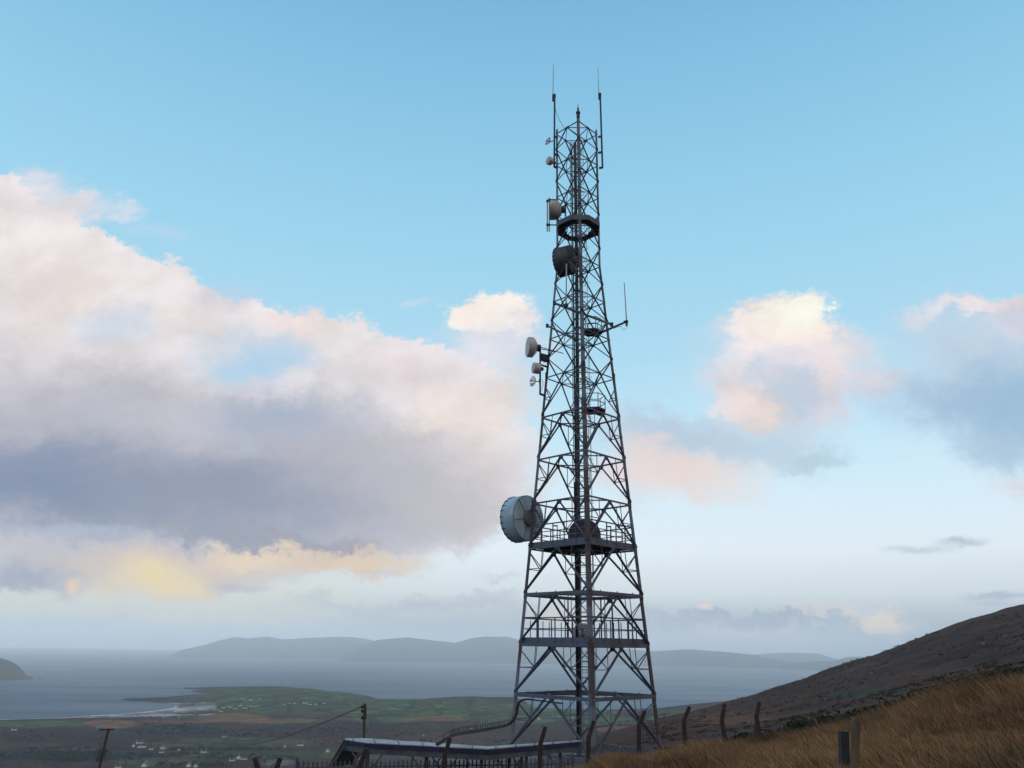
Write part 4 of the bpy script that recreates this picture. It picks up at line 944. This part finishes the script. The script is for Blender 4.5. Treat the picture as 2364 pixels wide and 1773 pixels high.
# heather tufts over the dark hillside
n = 5200; az = rng.uniform(az_t(1480, 1700)[0], az_t(2480, 1500)[0], n); rho = np.exp(rng.uniform(math.log(70), math.log(650), n)); x = np.sin(az) * rho; y = np.cos(az) * rho; z = terrain(x, y)
s = rng.uniform(.2, .5, n) * (1 + rho / 300); k = (fbm(x / 25, y / 25, 4, 61) > .02) ; x, y, z, s = x[k], y[k], z[k], s[k]
base = np.where(rng.random((len(x), 1)) < .5, np.array((.052, .029, .019)), np.where(rng.random((len(x), 1)) < .5, np.array((.07, .038, .022)), np.array((.036, .033, .02))))
v, f, c = clumps(np.stack([x, y, z], 1), s, base, 14, .3, .55)
raw_mesh('heather', v, f, 3, M['scrub'], 'tufts of brown heather scattered over the dark hillside', c)
# hedges and woods on the lowland: far-off, reads as one mass
n = 60000; az = rng.uniform(az_t(-60, 1700)[0], az_t(1560, 1660)[0], n); rho = 1 / rng.uniform(1 / 3500, 1 / 1450, n); x = np.sin(az) * rho; y = np.cos(az) * rho; z = terrain(x, y)
px, py = px_of(x, y, z); dens = np.zeros(n)
for cx, cy, rx, ry, op in ((150, 1746, 240, 13, .8), (390, 1686, 110, 13, .5), (120, 1704, 170, 8, .3), (520, 1731, 150, 3, .8), (700, 1690, 320, 12, .22), (900, 1672, 200, 5, .25), (560, 1752, 120, 8, .35), (420, 1742, 120, 4, .6), (440, 1768, 90, 5, .8), (1250, 1668, 160, 4, .35), (330, 1728, 40, 5, .5), (1000, 1715, 300, 14, .12), (560, 1636, 45, 4, .12), (1450, 1652, 90, 2, .5), (250, 1730, 200, 3, .5)):
    d = np.hypot((px - cx) / rx + fbm(x / 120, y / 120, 3, 7) * .8, (py - cy) / ry + fbm(x / 120, y / 120, 3, 8) * 1.2); dens = np.maximum(dens, op * (1 - sstep(.7, 1.1, d)))
dens = np.maximum(dens, .018); k = (rng.random(n) < dens * .5) & (coast_sd(x, y) > 200)
for hx, hy, *_ in HOUSES: k &= np.hypot((px - hx) / 14, (py - hy - 3) / 6) > 1
x, y, z = x[k], y[k], z[k]; s = rng.uniform(1.6, 4.2, len(x))
v, f, c = clumps(np.stack([x, y, z + s * .3], 1), s, np.tile(np.array((.028, .032, .022)), (len(x), 1)) * rng.uniform(.7, 1.5, (len(x), 1)), 16, .38, .9)
raw_mesh('woodland', v, f, 3, M['leaf'], 'dark woods and hedges spread over the lowland', c)

def shrub(name, label, cat, x, y, Y, size, colr, n=9, group=None, flat=1.0):
    p = at(x, y, Y); g0 = gz(p.x, p.y); cs_ = []; ss = []
    for _ in range(n): cs_.append((p.x + random.gauss(0, size * .55), p.y + random.gauss(0, size * .5), g0 + size * random.uniform(.05, .5) * flat)); ss.append(size * random.uniform(.3, .6))
    v, f, c = clumps(np.array(cs_), np.array(ss), np.tile(np.array(colr), (n, 1)), 110, .16, .9)
    o = raw_mesh(name, v - np.array((p.x, p.y, g0)), f, 3, M['leaf'], label, c, kind='thing'); o.location = (p.x, p.y, g0); o['category'] = cat
    if group: o['group'] = group
M['rock'] = mat('lichen_rock', (.16, .15, .15), (.07, .065, .06), 1.2, .9)
# pale rocks showing through the heather
for i, (x, y, r) in enumerate([(2013, 1556, 1.0), (1962, 1560, 1.1), (2092, 1501, .9), (2270, 1488, 1.2), (2132, 1478, .8), (2190, 1560, 1.0), (1890, 1600, .8), (1824, 1618, .9), (2215, 1530, .9), (2322, 1470, 1.1), (1905, 1616, .8), (2050, 1590, .7), (2023, 1509.5, 1.6), (2246, 1424.5, 1.5), (1914, 1541.5, 1.8)]):
    p, dist = hit(x, y, 75.)
    k = min(1., dist / 320.); mb = MB(); n_ = 9; ring = []
    mb.lathe((0, 0, -.3 * r * k), (0, 0, 1), [(0, .75 * r * k), (.3 * r * k, .8 * r * k), (.65 * r * k, .6 * r * k), (.9 * r * k, .25 * r * k)], n_)
    mb.v = [tuple(c * random.uniform(.75, 1.25) for c in q) for q in mb.v]
    o = mb.build('rock', M['rock']); o.location = p; o.rotation_euler = (0, 0, random.random() * 6)
    tag(o, 'small pale rock poking out of the dark hillside' if i < 12 else ['rock breaking the skyline low on the dark hill', 'rock on the skyline high up the dark hill', 'lowest lump of rock on the hill skyline'][i - 12], 'rock', 'rocks on the dark hillside')
shrub('rush_clump', 'dark green rush clump at the bottom edge of the brown grass', 'rush', 1700, 1762, 19, .38, (.035, .045, .022), 14, 'rush clumps in the brown grass')
shrub('rush_clump', 'low dark rush clump in the brown grass below the middle cranked posts', 'rush', 1653, 1748, 22.5, .26, (.06, .055, .032), 8, 'rush clumps in the brown grass')
shrub('rush_clump', 'dark rush clump at the bottom edge just right of the near mast leg', 'rush', 1515, 1772, 23, .34, (.035, .04, .022), 9, 'rush clumps in the brown grass')
shrub('heather_bush', 'small dark bush beside the cranked post with a stone at its foot', 'bush', 1781, 1703, 33, .42, (.045, .035, .032), 8)
# the stone slab leaning at the last cranked post
p = at(1742, 1700, 33.2); g0 = gz(p.x, p.y); mb = MB()
for a, b, w, w2 in ((V((0, 0, -.3)), V((.12, .02, 1.02)), .5, .1), (V((.02, .1, -.3)), V((.1, .1, .7)), .42, .2)): mb.bar(V((p.x, p.y, g0)) + a, V((p.x, p.y, g0)) + b, w, .16, w2=w2, h2=.1)
o = mb.build('leaning_stone', M['rustpost'], None, (p.x, p.y, g0)); tag(o, 'pointed dark stone leaning against the foot of a cranked post', 'stone')

# ------------------------------------------------------------------ haze
top = 300.0; h = 24800
me = bpy.data.meshes.new('haze'); zb = SEA - 9
vs = [(-h, -h, zb), (h, -h, zb), (h, h, zb), (-h, h, zb), (-h, -h, top), (h, -h, top), (h, h, top), (-h, h, top)]
me.from_pydata(vs, [], [(3, 2, 1, 0), (4, 5, 6, 7), (0, 1, 5, 4), (1, 2, 6, 5), (2, 3, 7, 6), (3, 0, 4, 7)])
m = bpy.data.materials.new('sea_haze'); m.use_nodes = True; N = m.node_tree.nodes; L = m.node_tree.links; N.clear(); out = N.new('ShaderNodeOutputMaterial'); pv = N.new('ShaderNodeVolumePrincipled')
pv.inputs['Color'].default_value = (.70, .86, 1, 1); pv.inputs['Density'].default_value = 9.5e-5; pv.inputs['Anisotropy'].default_value = -.18
L.new(pv.outputs[0], out.inputs['Volume']); me.materials.append(m); o = bpy.data.objects.new('haze', me); COL.objects.link(o); tag(o, 'pale evening haze filling the bay air', 'haze', kind='stuff')

# ------------------------------------------------------------------ sky: Nishita light graded to the evening, clouds by direction
wd = bpy.data.worlds.new('World'); S.world = wd; wd.use_nodes = True; N = wd.node_tree.nodes; L = wd.node_tree.links; N.clear()
SUN_EL, SUN_AZ = math.radians(7), math.radians(150)                # behind the camera, to the right
out = N.new('ShaderNodeOutputWorld'); bg = N.new('ShaderNodeBackground'); L.new(bg.outputs[0], out.inputs[0])
tc = N.new('ShaderNodeTexCoord'); sp = N.new('ShaderNodeSeparateXYZ'); L.new(tc.outputs['Generated'], sp.inputs[0])
def mth(op, a, b=0., clamp=False):
    n = N.new('ShaderNodeMath'); n.operation = op; n.use_clamp = clamp
    for k, v in enumerate((a, b)):
        if isinstance(v, (int, float)): n.inputs[k].default_value = v
        else: L.new(v, n.inputs[k])
    return n.outputs[0]
def smooth(v, a, b, c=0., d=1.):
    n = N.new('ShaderNodeMapRange'); n.interpolation_type = 'SMOOTHSTEP'
    for k, q in enumerate((a, b, c, d)): n.inputs[k + 1].default_value = q
    L.new(v, n.inputs[0]); return n.outputs[0]
def mixc(fac, a, b):
    n = N.new('ShaderNodeMix'); n.data_type = 'RGBA'
    for s_, v in (('Factor', fac), ('A', a), ('B', b)):
        if isinstance(v, (tuple, float, int)): n.inputs[s_].default_value = v
        else: L.new(v, n.inputs[s_])
    return n.outputs['Result']
sky = N.new('ShaderNodeTexSky'); sky.sky_type = 'NISHITA'; sky.sun_disc = False; sky.sun_elevation = SUN_EL; sky.sun_rotation = SUN_AZ; sky.altitude = 200; sky.air_density = 1.2; sky.dust_density = 1.0
nis = N.new('ShaderNodeVectorMath'); nis.operation = 'SCALE'; nis.inputs['Scale'].default_value = .1; L.new(sky.outputs[0], nis.inputs[0])
# elevation ramp of the evening sky
el = mth('MULTIPLY', mth('ARCSINE', sp.outputs['Z']), 180 / math.pi)
rp = N.new('ShaderNodeValToRGB'); el01 = smooth_in = mth('DIVIDE', mth('ADD', el, 10), 100)
L.new(el01, rp.inputs[0]); E_ = rp.color_ramp.elements
STOPS = [(-10, (150, 165, 180)), (-1.2, (160, 174, 188)), (0.8, (160, 172, 184)), (2.0, (192, 204, 213)), (3.6, (226, 238, 243)), (6.5, (241, 253, 261)), (10, (227, 250, 263)), (15, (202, 239, 257)), (21, (178, 225, 248)), (30, (157, 215, 243)), (39, (139, 199, 233)), (46, (123, 184, 223)), (65, (96, 154, 208)), (90, (72, 122, 182))]
for i, (e_, c_) in enumerate(STOPS):
    q = E_[i] if i < 2 else E_.new((e_ + 10) / 100)
    q.position = (e_ + 10) / 100; q.color = lin(*c_)
grad = mixc(.97, nis.outputs[0], rp.outputs[0])
# afterglow low behind the camera, on the sun's side
dt = N.new('ShaderNodeVectorMath'); dt.operation = 'DOT_PRODUCT'; L.new(tc.outputs['Generated'], dt.inputs[0]); dt.inputs[1].default_value = (math.sin(SUN_AZ), math.cos(SUN_AZ), .45)
grad = mixc(smooth(dt.outputs['Value'], .1, 1.0, 0, .7), grad, (1.1, .8, .55, 1))
# direction plane coordinates u = x/|y|, v = z/|y|
ay = mth('MAXIMUM', mth('ABSOLUTE', sp.outputs['Y']), .06)
cb = N.new('ShaderNodeCombineXYZ'); L.new(mth('DIVIDE', sp.outputs['X'], ay), cb.inputs[0]); L.new(mth('DIVIDE', sp.outputs['Z'], ay), cb.inputs[1]); L.new(mth('MULTIPLY', mth('SIGN', sp.outputs['Y']), 1.), cb.inputs[2])
def fnoise(scale, detail, off, rough=.55, stretch=(1, 1, 1)):
    mp = N.new('ShaderNodeMapping'); mp.inputs['Location'].default_value = off; mp.inputs['Scale'].default_value = stretch; L.new(cb.outputs[0], mp.inputs['Vector'])
    n = N.new('ShaderNodeTexNoise'); n.inputs['Scale'].default_value = scale; n.inputs['Detail'].default_value = detail; n.inputs['Roughness'].default_value = rough; L.new(mp.outputs[0], n.inputs['Vector']); return n
nA = fnoise(7, 5, (0, 0, 0), .55, (1, 1.35, 1)); nB = fnoise(22, 8, (3, 1, 5), .68, (1, 1.3, 1))
def sub5(n, k):
    a = N.new('ShaderNodeVectorMath'); a.operation = 'SUBTRACT'; a.inputs[1].default_value = (.5, .5, .5); L.new(n.outputs['Color'], a.inputs[0])
    b = N.new('ShaderNodeVectorMath'); b.operation = 'MULTIPLY'; b.inputs[1].default_value = (k, k * .8, 0); L.new(a.outputs[0], b.inputs[0]); return b.outputs[0]
def vadd(a, b):
    n = N.new('ShaderNodeVectorMath'); n.operation = 'ADD'; L.new(a, n.inputs[0]); L.new(b, n.inputs[1]); return n.outputs[0]
wA = vadd(cb.outputs[0], sub5(nA, .11)); nC = fnoise(75, 6, (8, 4, 2), .65, (1, 1.2, 1))
wpos = vadd(vadd(wA, sub5(nB, .08)), sub5(nC, .04))
wfine = vadd(vadd(cb.outputs[0], sub5(nB, .03)), sub5(nC, .014))
K = 2364 / 2212
def uv(x, y):
    d = ray(x * K, y * K); return d.x / d.y, d.z / d.y
cur = [grad]
def stroke(x, y, rx, ry, colr, op=1., rot=0., r0=.2, r1=1.25, pos=None, shape=None):
    u, v = uv(x, y); u1, _ = uv(x + 1, y); _, v1 = uv(x, y - 1); su, sv = (u1 - u) * rx, (v1 - v) * ry
    a = N.new('ShaderNodeVectorMath'); a.operation = 'SUBTRACT'; L.new(pos or wpos, a.inputs[0]); a.inputs[1].default_value = (u, v, 1)
    src = a.outputs[0]
    if rot:
        r = N.new('ShaderNodeVectorRotate'); r.rotation_type = 'Z_AXIS'; r.inputs['Angle'].default_value = math.radians(rot); L.new(src, r.inputs['Vector']); src = r.outputs[0]
    b = N.new('ShaderNodeVectorMath'); b.operation = 'MULTIPLY'; b.inputs[1].default_value = (1 / su, 1 / sv, .35 / sv * 0 + .0); L.new(src, b.inputs[0])
    l = N.new('ShaderNodeVectorMath'); l.operation = 'LENGTH'; L.new(b.outputs[0], l.inputs[0])
    cur[0] = mixc(smooth(l.outputs['Value'], r0, r1, op, 0), cur[0], lin(*colr))
def curve(pts):
    """y pixel of a cloud edge along the sky, as v over u"""
    q = [uv(x, y) for x, y in pts]; fc = N.new('ShaderNodeFloatCurve'); sepu = N.new('ShaderNodeSeparateXYZ'); L.new(wpos, sepu.inputs[0])
    L.new(mth('ADD', mth('MULTIPLY', sepu.outputs[0], .4), .5), fc.inputs['Value']); c = fc.mapping.curves[0]
    P_ = [(u * .4 + .5, v * .5 + .5) for u, v in q]
    c.points[0].location = P_[0]; c.points[1].location = P_[-1]
    for p in P_[1:-1]: c.points.new(*p)
    for p in c.points: p.handle_type = 'AUTO_CLAMPED'
    fc.mapping.use_clip = False; fc.mapping.extend = 'HORIZONTAL'; fc.mapping.update()
    return mth('SUBTRACT', mth('MULTIPLY', fc.outputs[0], 2), 1), sepu.outputs[1]
def band_u():
    q = N.new('ShaderNodeSeparateXYZ'); L.new(wpos, q.inputs[0]); return q.outputs[0]
def band(top_, bot_, colr, op, st, sb):
    """cloud bank between two edges; st, sb softness in pixels"""
    px1 = uv(0, 700)[1] - uv(0, 701)[1]
    t, v = curve(top_); b, _ = curve(bot_)
    m_ = mth('MULTIPLY', smooth(mth('SUBTRACT', t, v), -st * px1 * .3, st * px1), smooth(mth('SUBTRACT', v, b), -sb * px1 * .5, sb * px1))
    m_ = mth('MULTIPLY', m_, smooth(band_u(), uv(1040, 1000)[0], uv(1230, 1000)[0], 1, 0))
    m2 = mth('MULTIPLY', m_, op); cur[0] = mixc(m2, cur[0], lin(*colr) if isinstance(colr, tuple) else colr); return m2
PINK = (239, 231, 231); WARM = (254, 243, 233); LILAC = (198, 193, 206); SLATE = (122, 140, 169)
# pale warmth low on the left
stroke(250, 1300, 700, 110, (228, 230, 214), .8, r0=.3, r1=1.3)
# the great bank on the left
TOP = [(-700, 300), (-250, 330), (0, 375), (130, 440), (240, 520), (330, 565), (450, 615), (560, 652), (690, 688), (760, 695), (860, 722), (950, 752), (1060, 800), (1120, 850), (1165, 930), (1190, 1010)]
BOT = [(-700, 1230), (0, 1240), (100, 1290), (300, 1295), (440, 1285), (560, 1240), (700, 1228), (860, 1215), (940, 1185), (1050, 1165), (1190, 1085)]
band(TOP, BOT, PINK, .96, 15, 34)
T2 = [(x, y + 150) for x, y in TOP]; band(T2, BOT, (216, 211, 217), .75, 160, 60)
T3 = [(-700, 700), (0, 800), (200, 850), (420, 840), (560, 830), (700, 810), (850, 850), (1000, 960), (1150, 1060), (1190, 1080)]
B3 = [(-700, 1180), (0, 1160), (200, 1165), (400, 1170), (600, 1185), (850, 1175), (1000, 1165), (1190, 1090)]
band(T3, B3, (172, 176, 191), .85, 230, 75)
stroke(120, 640, 210, 110, (243, 228, 222), .55); stroke(60, 520, 150, 90, (245, 232, 230), .5); stroke(430, 690, 110, 60, (240, 226, 222), .5)
stroke(190, 870, 300, 80, (180, 181, 194), .7, r0=0, r1=1.6); stroke(245, 695, 90, 50, (196, 217, 238), .6, r0=.1); stroke(530, 760, 170, 85, (202, 216, 232), .75); stroke(555, 785, 125, 60, (180, 214, 239), .95, -8, r0=.2); stroke(165, 440, 70, 42, (240, 228, 232), .8); stroke(258, 452, 46, 22, (222, 228, 238), .75); stroke(330, 500, 90, 26, (196, 220, 238), .4); stroke(80, 415, 110, 50, (240, 228, 232), .7); stroke(480, 640, 90, 40, (206, 208, 224), .4)
stroke(640, 700, 130, 38, (244, 226, 224), .7, 10); stroke(560, 838, 120, 22, (228, 214, 222), .35)
stroke(1000, 890, 140, 90, (245, 231, 222), .7, 20); stroke(880, 800, 120, 60, (226, 212, 216), .6); stroke(1080, 1000, 100, 80, (224, 212, 212), .6)
stroke(80, 1050, 430, 120, SLATE, .9, 3, r0=0, r1=1.6); stroke(600, 905, 170, 62, (160, 176, 200), .75, r0=0, r1=1.5); stroke(480, 1070, 330, 90, (142, 152, 175), .75, r0=0, r1=1.5)
stroke(60, 1000, 200, 50, (140, 150, 180), .5); stroke(820, 1010, 240, 110, (192, 189, 197), .55, r0=.2); stroke(960, 1090, 200, 60, (203, 198, 200), .55)
stroke(560, 1150, 330, 26, (146, 150, 166), .6, 2); stroke(720, 1175, 130, 26, (150, 148, 162), .6); stroke(150, 1145, 200, 14, (176, 190, 214), .6, pos=wfine)
# lower lit strip
stroke(90, 1240, 240, 55, (172, 177, 190), .8); stroke(400, 1215, 330, 60, (200, 194, 196), .75); stroke(760, 1205, 150, 32, (226, 204, 188), .85, 2); stroke(560, 1186, 110, 24, (240, 216, 190), .8)
stroke(420, 1215, 330, 40, (226, 207, 190), .85); stroke(660, 1190, 120, 26, (190, 178, 176), .5); stroke(560, 1192, 150, 32, (244, 222, 192), .85); stroke(770, 1206, 150, 34, (236, 212, 184), .85); stroke(350, 1256, 150, 54, (240, 220, 184), .95, r0=.35, pos=wA); stroke(365, 1258, 95, 34, (251, 228, 172), .95, r0=.1); stroke(340, 1262, 60, 26, (248, 224, 170), .8, r0=0); stroke(180, 1263, 26, 26, (247, 217, 172), .9, pos=wA); stroke(60, 1262, 90, 36, (156, 162, 182), .7); stroke(500, 1272, 70, 14, (190, 182, 196), .6, pos=wfine)
stroke(820, 1240, 60, 10, (206, 206, 216), .5, pos=wfine)
# small clouds right of the bank
stroke(1050, 770, 150, 80, (234, 228, 233), .8, r0=0); stroke(1120, 850, 90, 90, (238, 228, 226), .7, r0=0); stroke(1052, 684, 112, 60, WARM, 1, r0=.62, r1=1.02); stroke(1090, 656, 60, 32, (255, 245, 240), .9); stroke(1050, 684, 92, 46, (256, 247, 238), .95, r0=.3); stroke(1000, 680, 55, 38, (253, 240, 232), .9); stroke(1080, 745, 120, 62, (228, 224, 234), .55, r0=.2); stroke(1130, 690, 40, 30, (226, 224, 236), .6); stroke(895, 655, 45, 10, (214, 222, 238), .5, -12, pos=wfine)
stroke(1070, 1246, 55, 16, (198, 208, 222), .55); stroke(560, 1275, 40, 6, (200, 198, 208), .5, pos=wfine)
# lone cumulus on the right
stroke(1690, 800, 205, 150, (224, 224, 234), .75, r0=.1); stroke(1690, 790, 170, 135, (234, 226, 231), .92, r0=.5, r1=1.15); stroke(1840, 760, 70, 60, (232, 226, 232), .5); stroke(1700, 860, 130, 90, (200, 213, 229), .75, r0=.2); stroke(1620, 870, 80, 66, (247, 228, 220), .85); stroke(1560, 860, 50, 70, (236, 222, 224), .6)
stroke(1700, 700, 112, 70, (250, 236, 228), .95, r0=.65, r1=1.05); stroke(1735, 665, 62, 38, (255, 245, 232), 1, r0=.4); stroke(1650, 720, 80, 46, (250, 238, 230), .85); stroke(1712, 700, 95, 52, (255, 247, 236), .85, r0=.1); stroke(1728, 672, 76, 44, (256, 253, 241), 1, r0=.3); stroke(1790, 790, 46, 70, (244, 228, 224), .6); stroke(1640, 800, 34, 40, (190, 212, 234), .45)
stroke(1730, 850, 60, 60, (188, 206, 226), .5); stroke(1890, 828, 90, 34, (234, 220, 226), .75, -6); stroke(1800, 890, 60, 50, (226, 216, 222), .5)
stroke(1670, 980, 150, 70, (192, 210, 226), .7, r0=.2); stroke(1760, 1000, 110, 26, (176, 202, 220), .45, -20); stroke(1560, 960, 120, 70, (196, 214, 232), .55, r0=.1)
stroke(1440, 935, 190, 60, (188, 203, 221), .75, 10); stroke(1460, 1025, 210, 62, (242, 226, 220), .95, 8); stroke(1380, 1000, 120, 70, (236, 222, 222), .6); stroke(1420, 945, 40, 14, (238, 222, 224), .6, pos=wfine); stroke(1380, 1080, 70, 40, (226, 222, 228), .35)
# bank at the right edge
stroke(2140, 780, 260, 150, (200, 215, 231), .85, -6, r0=.2); stroke(2210, 870, 220, 130, (154, 190, 219), .85, r0=.1); stroke(2120, 662, 150, 24, (246, 230, 230), .9, -10); stroke(2230, 690, 110, 50, (224, 216, 226), .7); stroke(2000, 700, 70, 22, (232, 224, 232), .6, -12)
stroke(2150, 960, 110, 60, (172, 194, 218), .6); stroke(2215, 1040, 90, 32, (228, 224, 232), .7); stroke(1990, 860, 130, 70, (180, 202, 228), .55, r0=.2); stroke(2070, 860, 120, 60, (154, 188, 218), .5)
stroke(2075, 1170, 70, 15, (172, 194, 211), .75, -5, r0=0, pos=wfine); stroke(1980, 1187, 90, 10, (182, 203, 217), .6, r0=0, pos=wfine); stroke(2160, 1288, 95, 12, (172, 188, 206), .7, -3, pos=wfine); stroke(2150, 1306, 80, 7, (182, 196, 212), .5, pos=wfine)
# low bank under them
stroke(1560, 1375, 460, 56, (214, 218, 228), .7, r0=.3); stroke(1640, 1334, 300, 18, (172, 186, 204), .95, -1.5); stroke(1500, 1350, 200, 20, (178, 190, 206), .75); stroke(1800, 1318, 160, 16, (240, 230, 222), .6); stroke(1905, 1340, 68, 44, (252, 238, 214), 1, 20, r0=.3); stroke(1850, 1312, 80, 12, (226, 226, 232), .7, pos=wfine); stroke(1525, 1315, 24, 8, (248, 232, 216), .9, pos=wfine); stroke(1630, 1375, 120, 18, (232, 224, 226), .6); stroke(1990, 1350, 60, 30, (226, 228, 232), .4)
stroke(900, 1318, 330, 24, (190, 200, 213), .8); stroke(1000, 1300, 200, 16, (200, 208, 220), .6); stroke(640, 1372, 620, 42, (206, 213, 221), .75, r0=.2); stroke(150, 1380, 420, 40, (205, 211, 216), .6, r0=.2); stroke(340, 1345, 160, 16, (226, 220, 214), .6); stroke(960, 1380, 300, 26, (196, 204, 217), .5); stroke(1100, 1395, 120, 10, (228, 214, 212), .4, pos=wfine); stroke(420, 1372, 760, 26, (168, 178, 186), .75, r0=.1, pos=wfine); stroke(960, 1362, 330, 22, (166, 180, 194), .6, r0=0, pos=wfine); stroke(1620, 1384, 260, 22, (230, 216, 208), .8, r0=0, pos=wfine); stroke(1220, 1330, 80, 40, (250, 232, 208), .6)
# billows: slight light and dark inside the clouds, none in the clear blue
hs = N.new('ShaderNodeSeparateColor'); hs.mode = 'HSV'; L.new(cur[0], hs.inputs[0])
nD = fnoise(10, 9, (2, 7, 3), .6, (1, 1.35, 1)); bil = smooth(nD.outputs[0], .3, .7, -.10, .10)
cm = mth('MULTIPLY', smooth(hs.outputs[1], .02, .34, 1, 0), smooth(el, 9, 17))
sc_ = N.new('ShaderNodeVectorMath'); sc_.operation = 'SCALE'; L.new(cur[0], sc_.inputs[0]); L.new(mth('ADD', 1, mth('MULTIPLY', bil, cm)), sc_.inputs['Scale'])
L.new(sc_.outputs[0], bg.inputs[0]); bg.inputs[1].default_value = 1.0

sl = bpy.data.lights.new('sun', 'SUN'); sl.energy = SUN_E if 'SUN_E' in globals() else 4.0; sl.angle = math.radians(1.5); sl.color = (1, .9, .8)
s_o = bpy.data.objects.new('sun', sl); COL.objects.link(s_o)
sd_ = V((math.sin(SUN_AZ) * math.cos(SUN_EL), math.cos(SUN_AZ) * math.cos(SUN_EL), math.sin(SUN_EL))); s_o.rotation_euler = sd_.to_track_quat('Z', 'Y').to_euler()

S.render.engine = 'CYCLES'; S.cycles.use_denoising = True; wd.cycles.sampling_method = 'MANUAL'; wd.cycles.sample_map_resolution = 256; S.cycles.volume_bounces = 3; S.cycles.max_bounces = 6
S.view_settings.view_transform = 'Standard'; S.view_settings.look = 'None'; S.view_settings.exposure = 0; S.view_settings.gamma = 1
S.render.resolution_x = 1024; S.render.resolution_y = 768
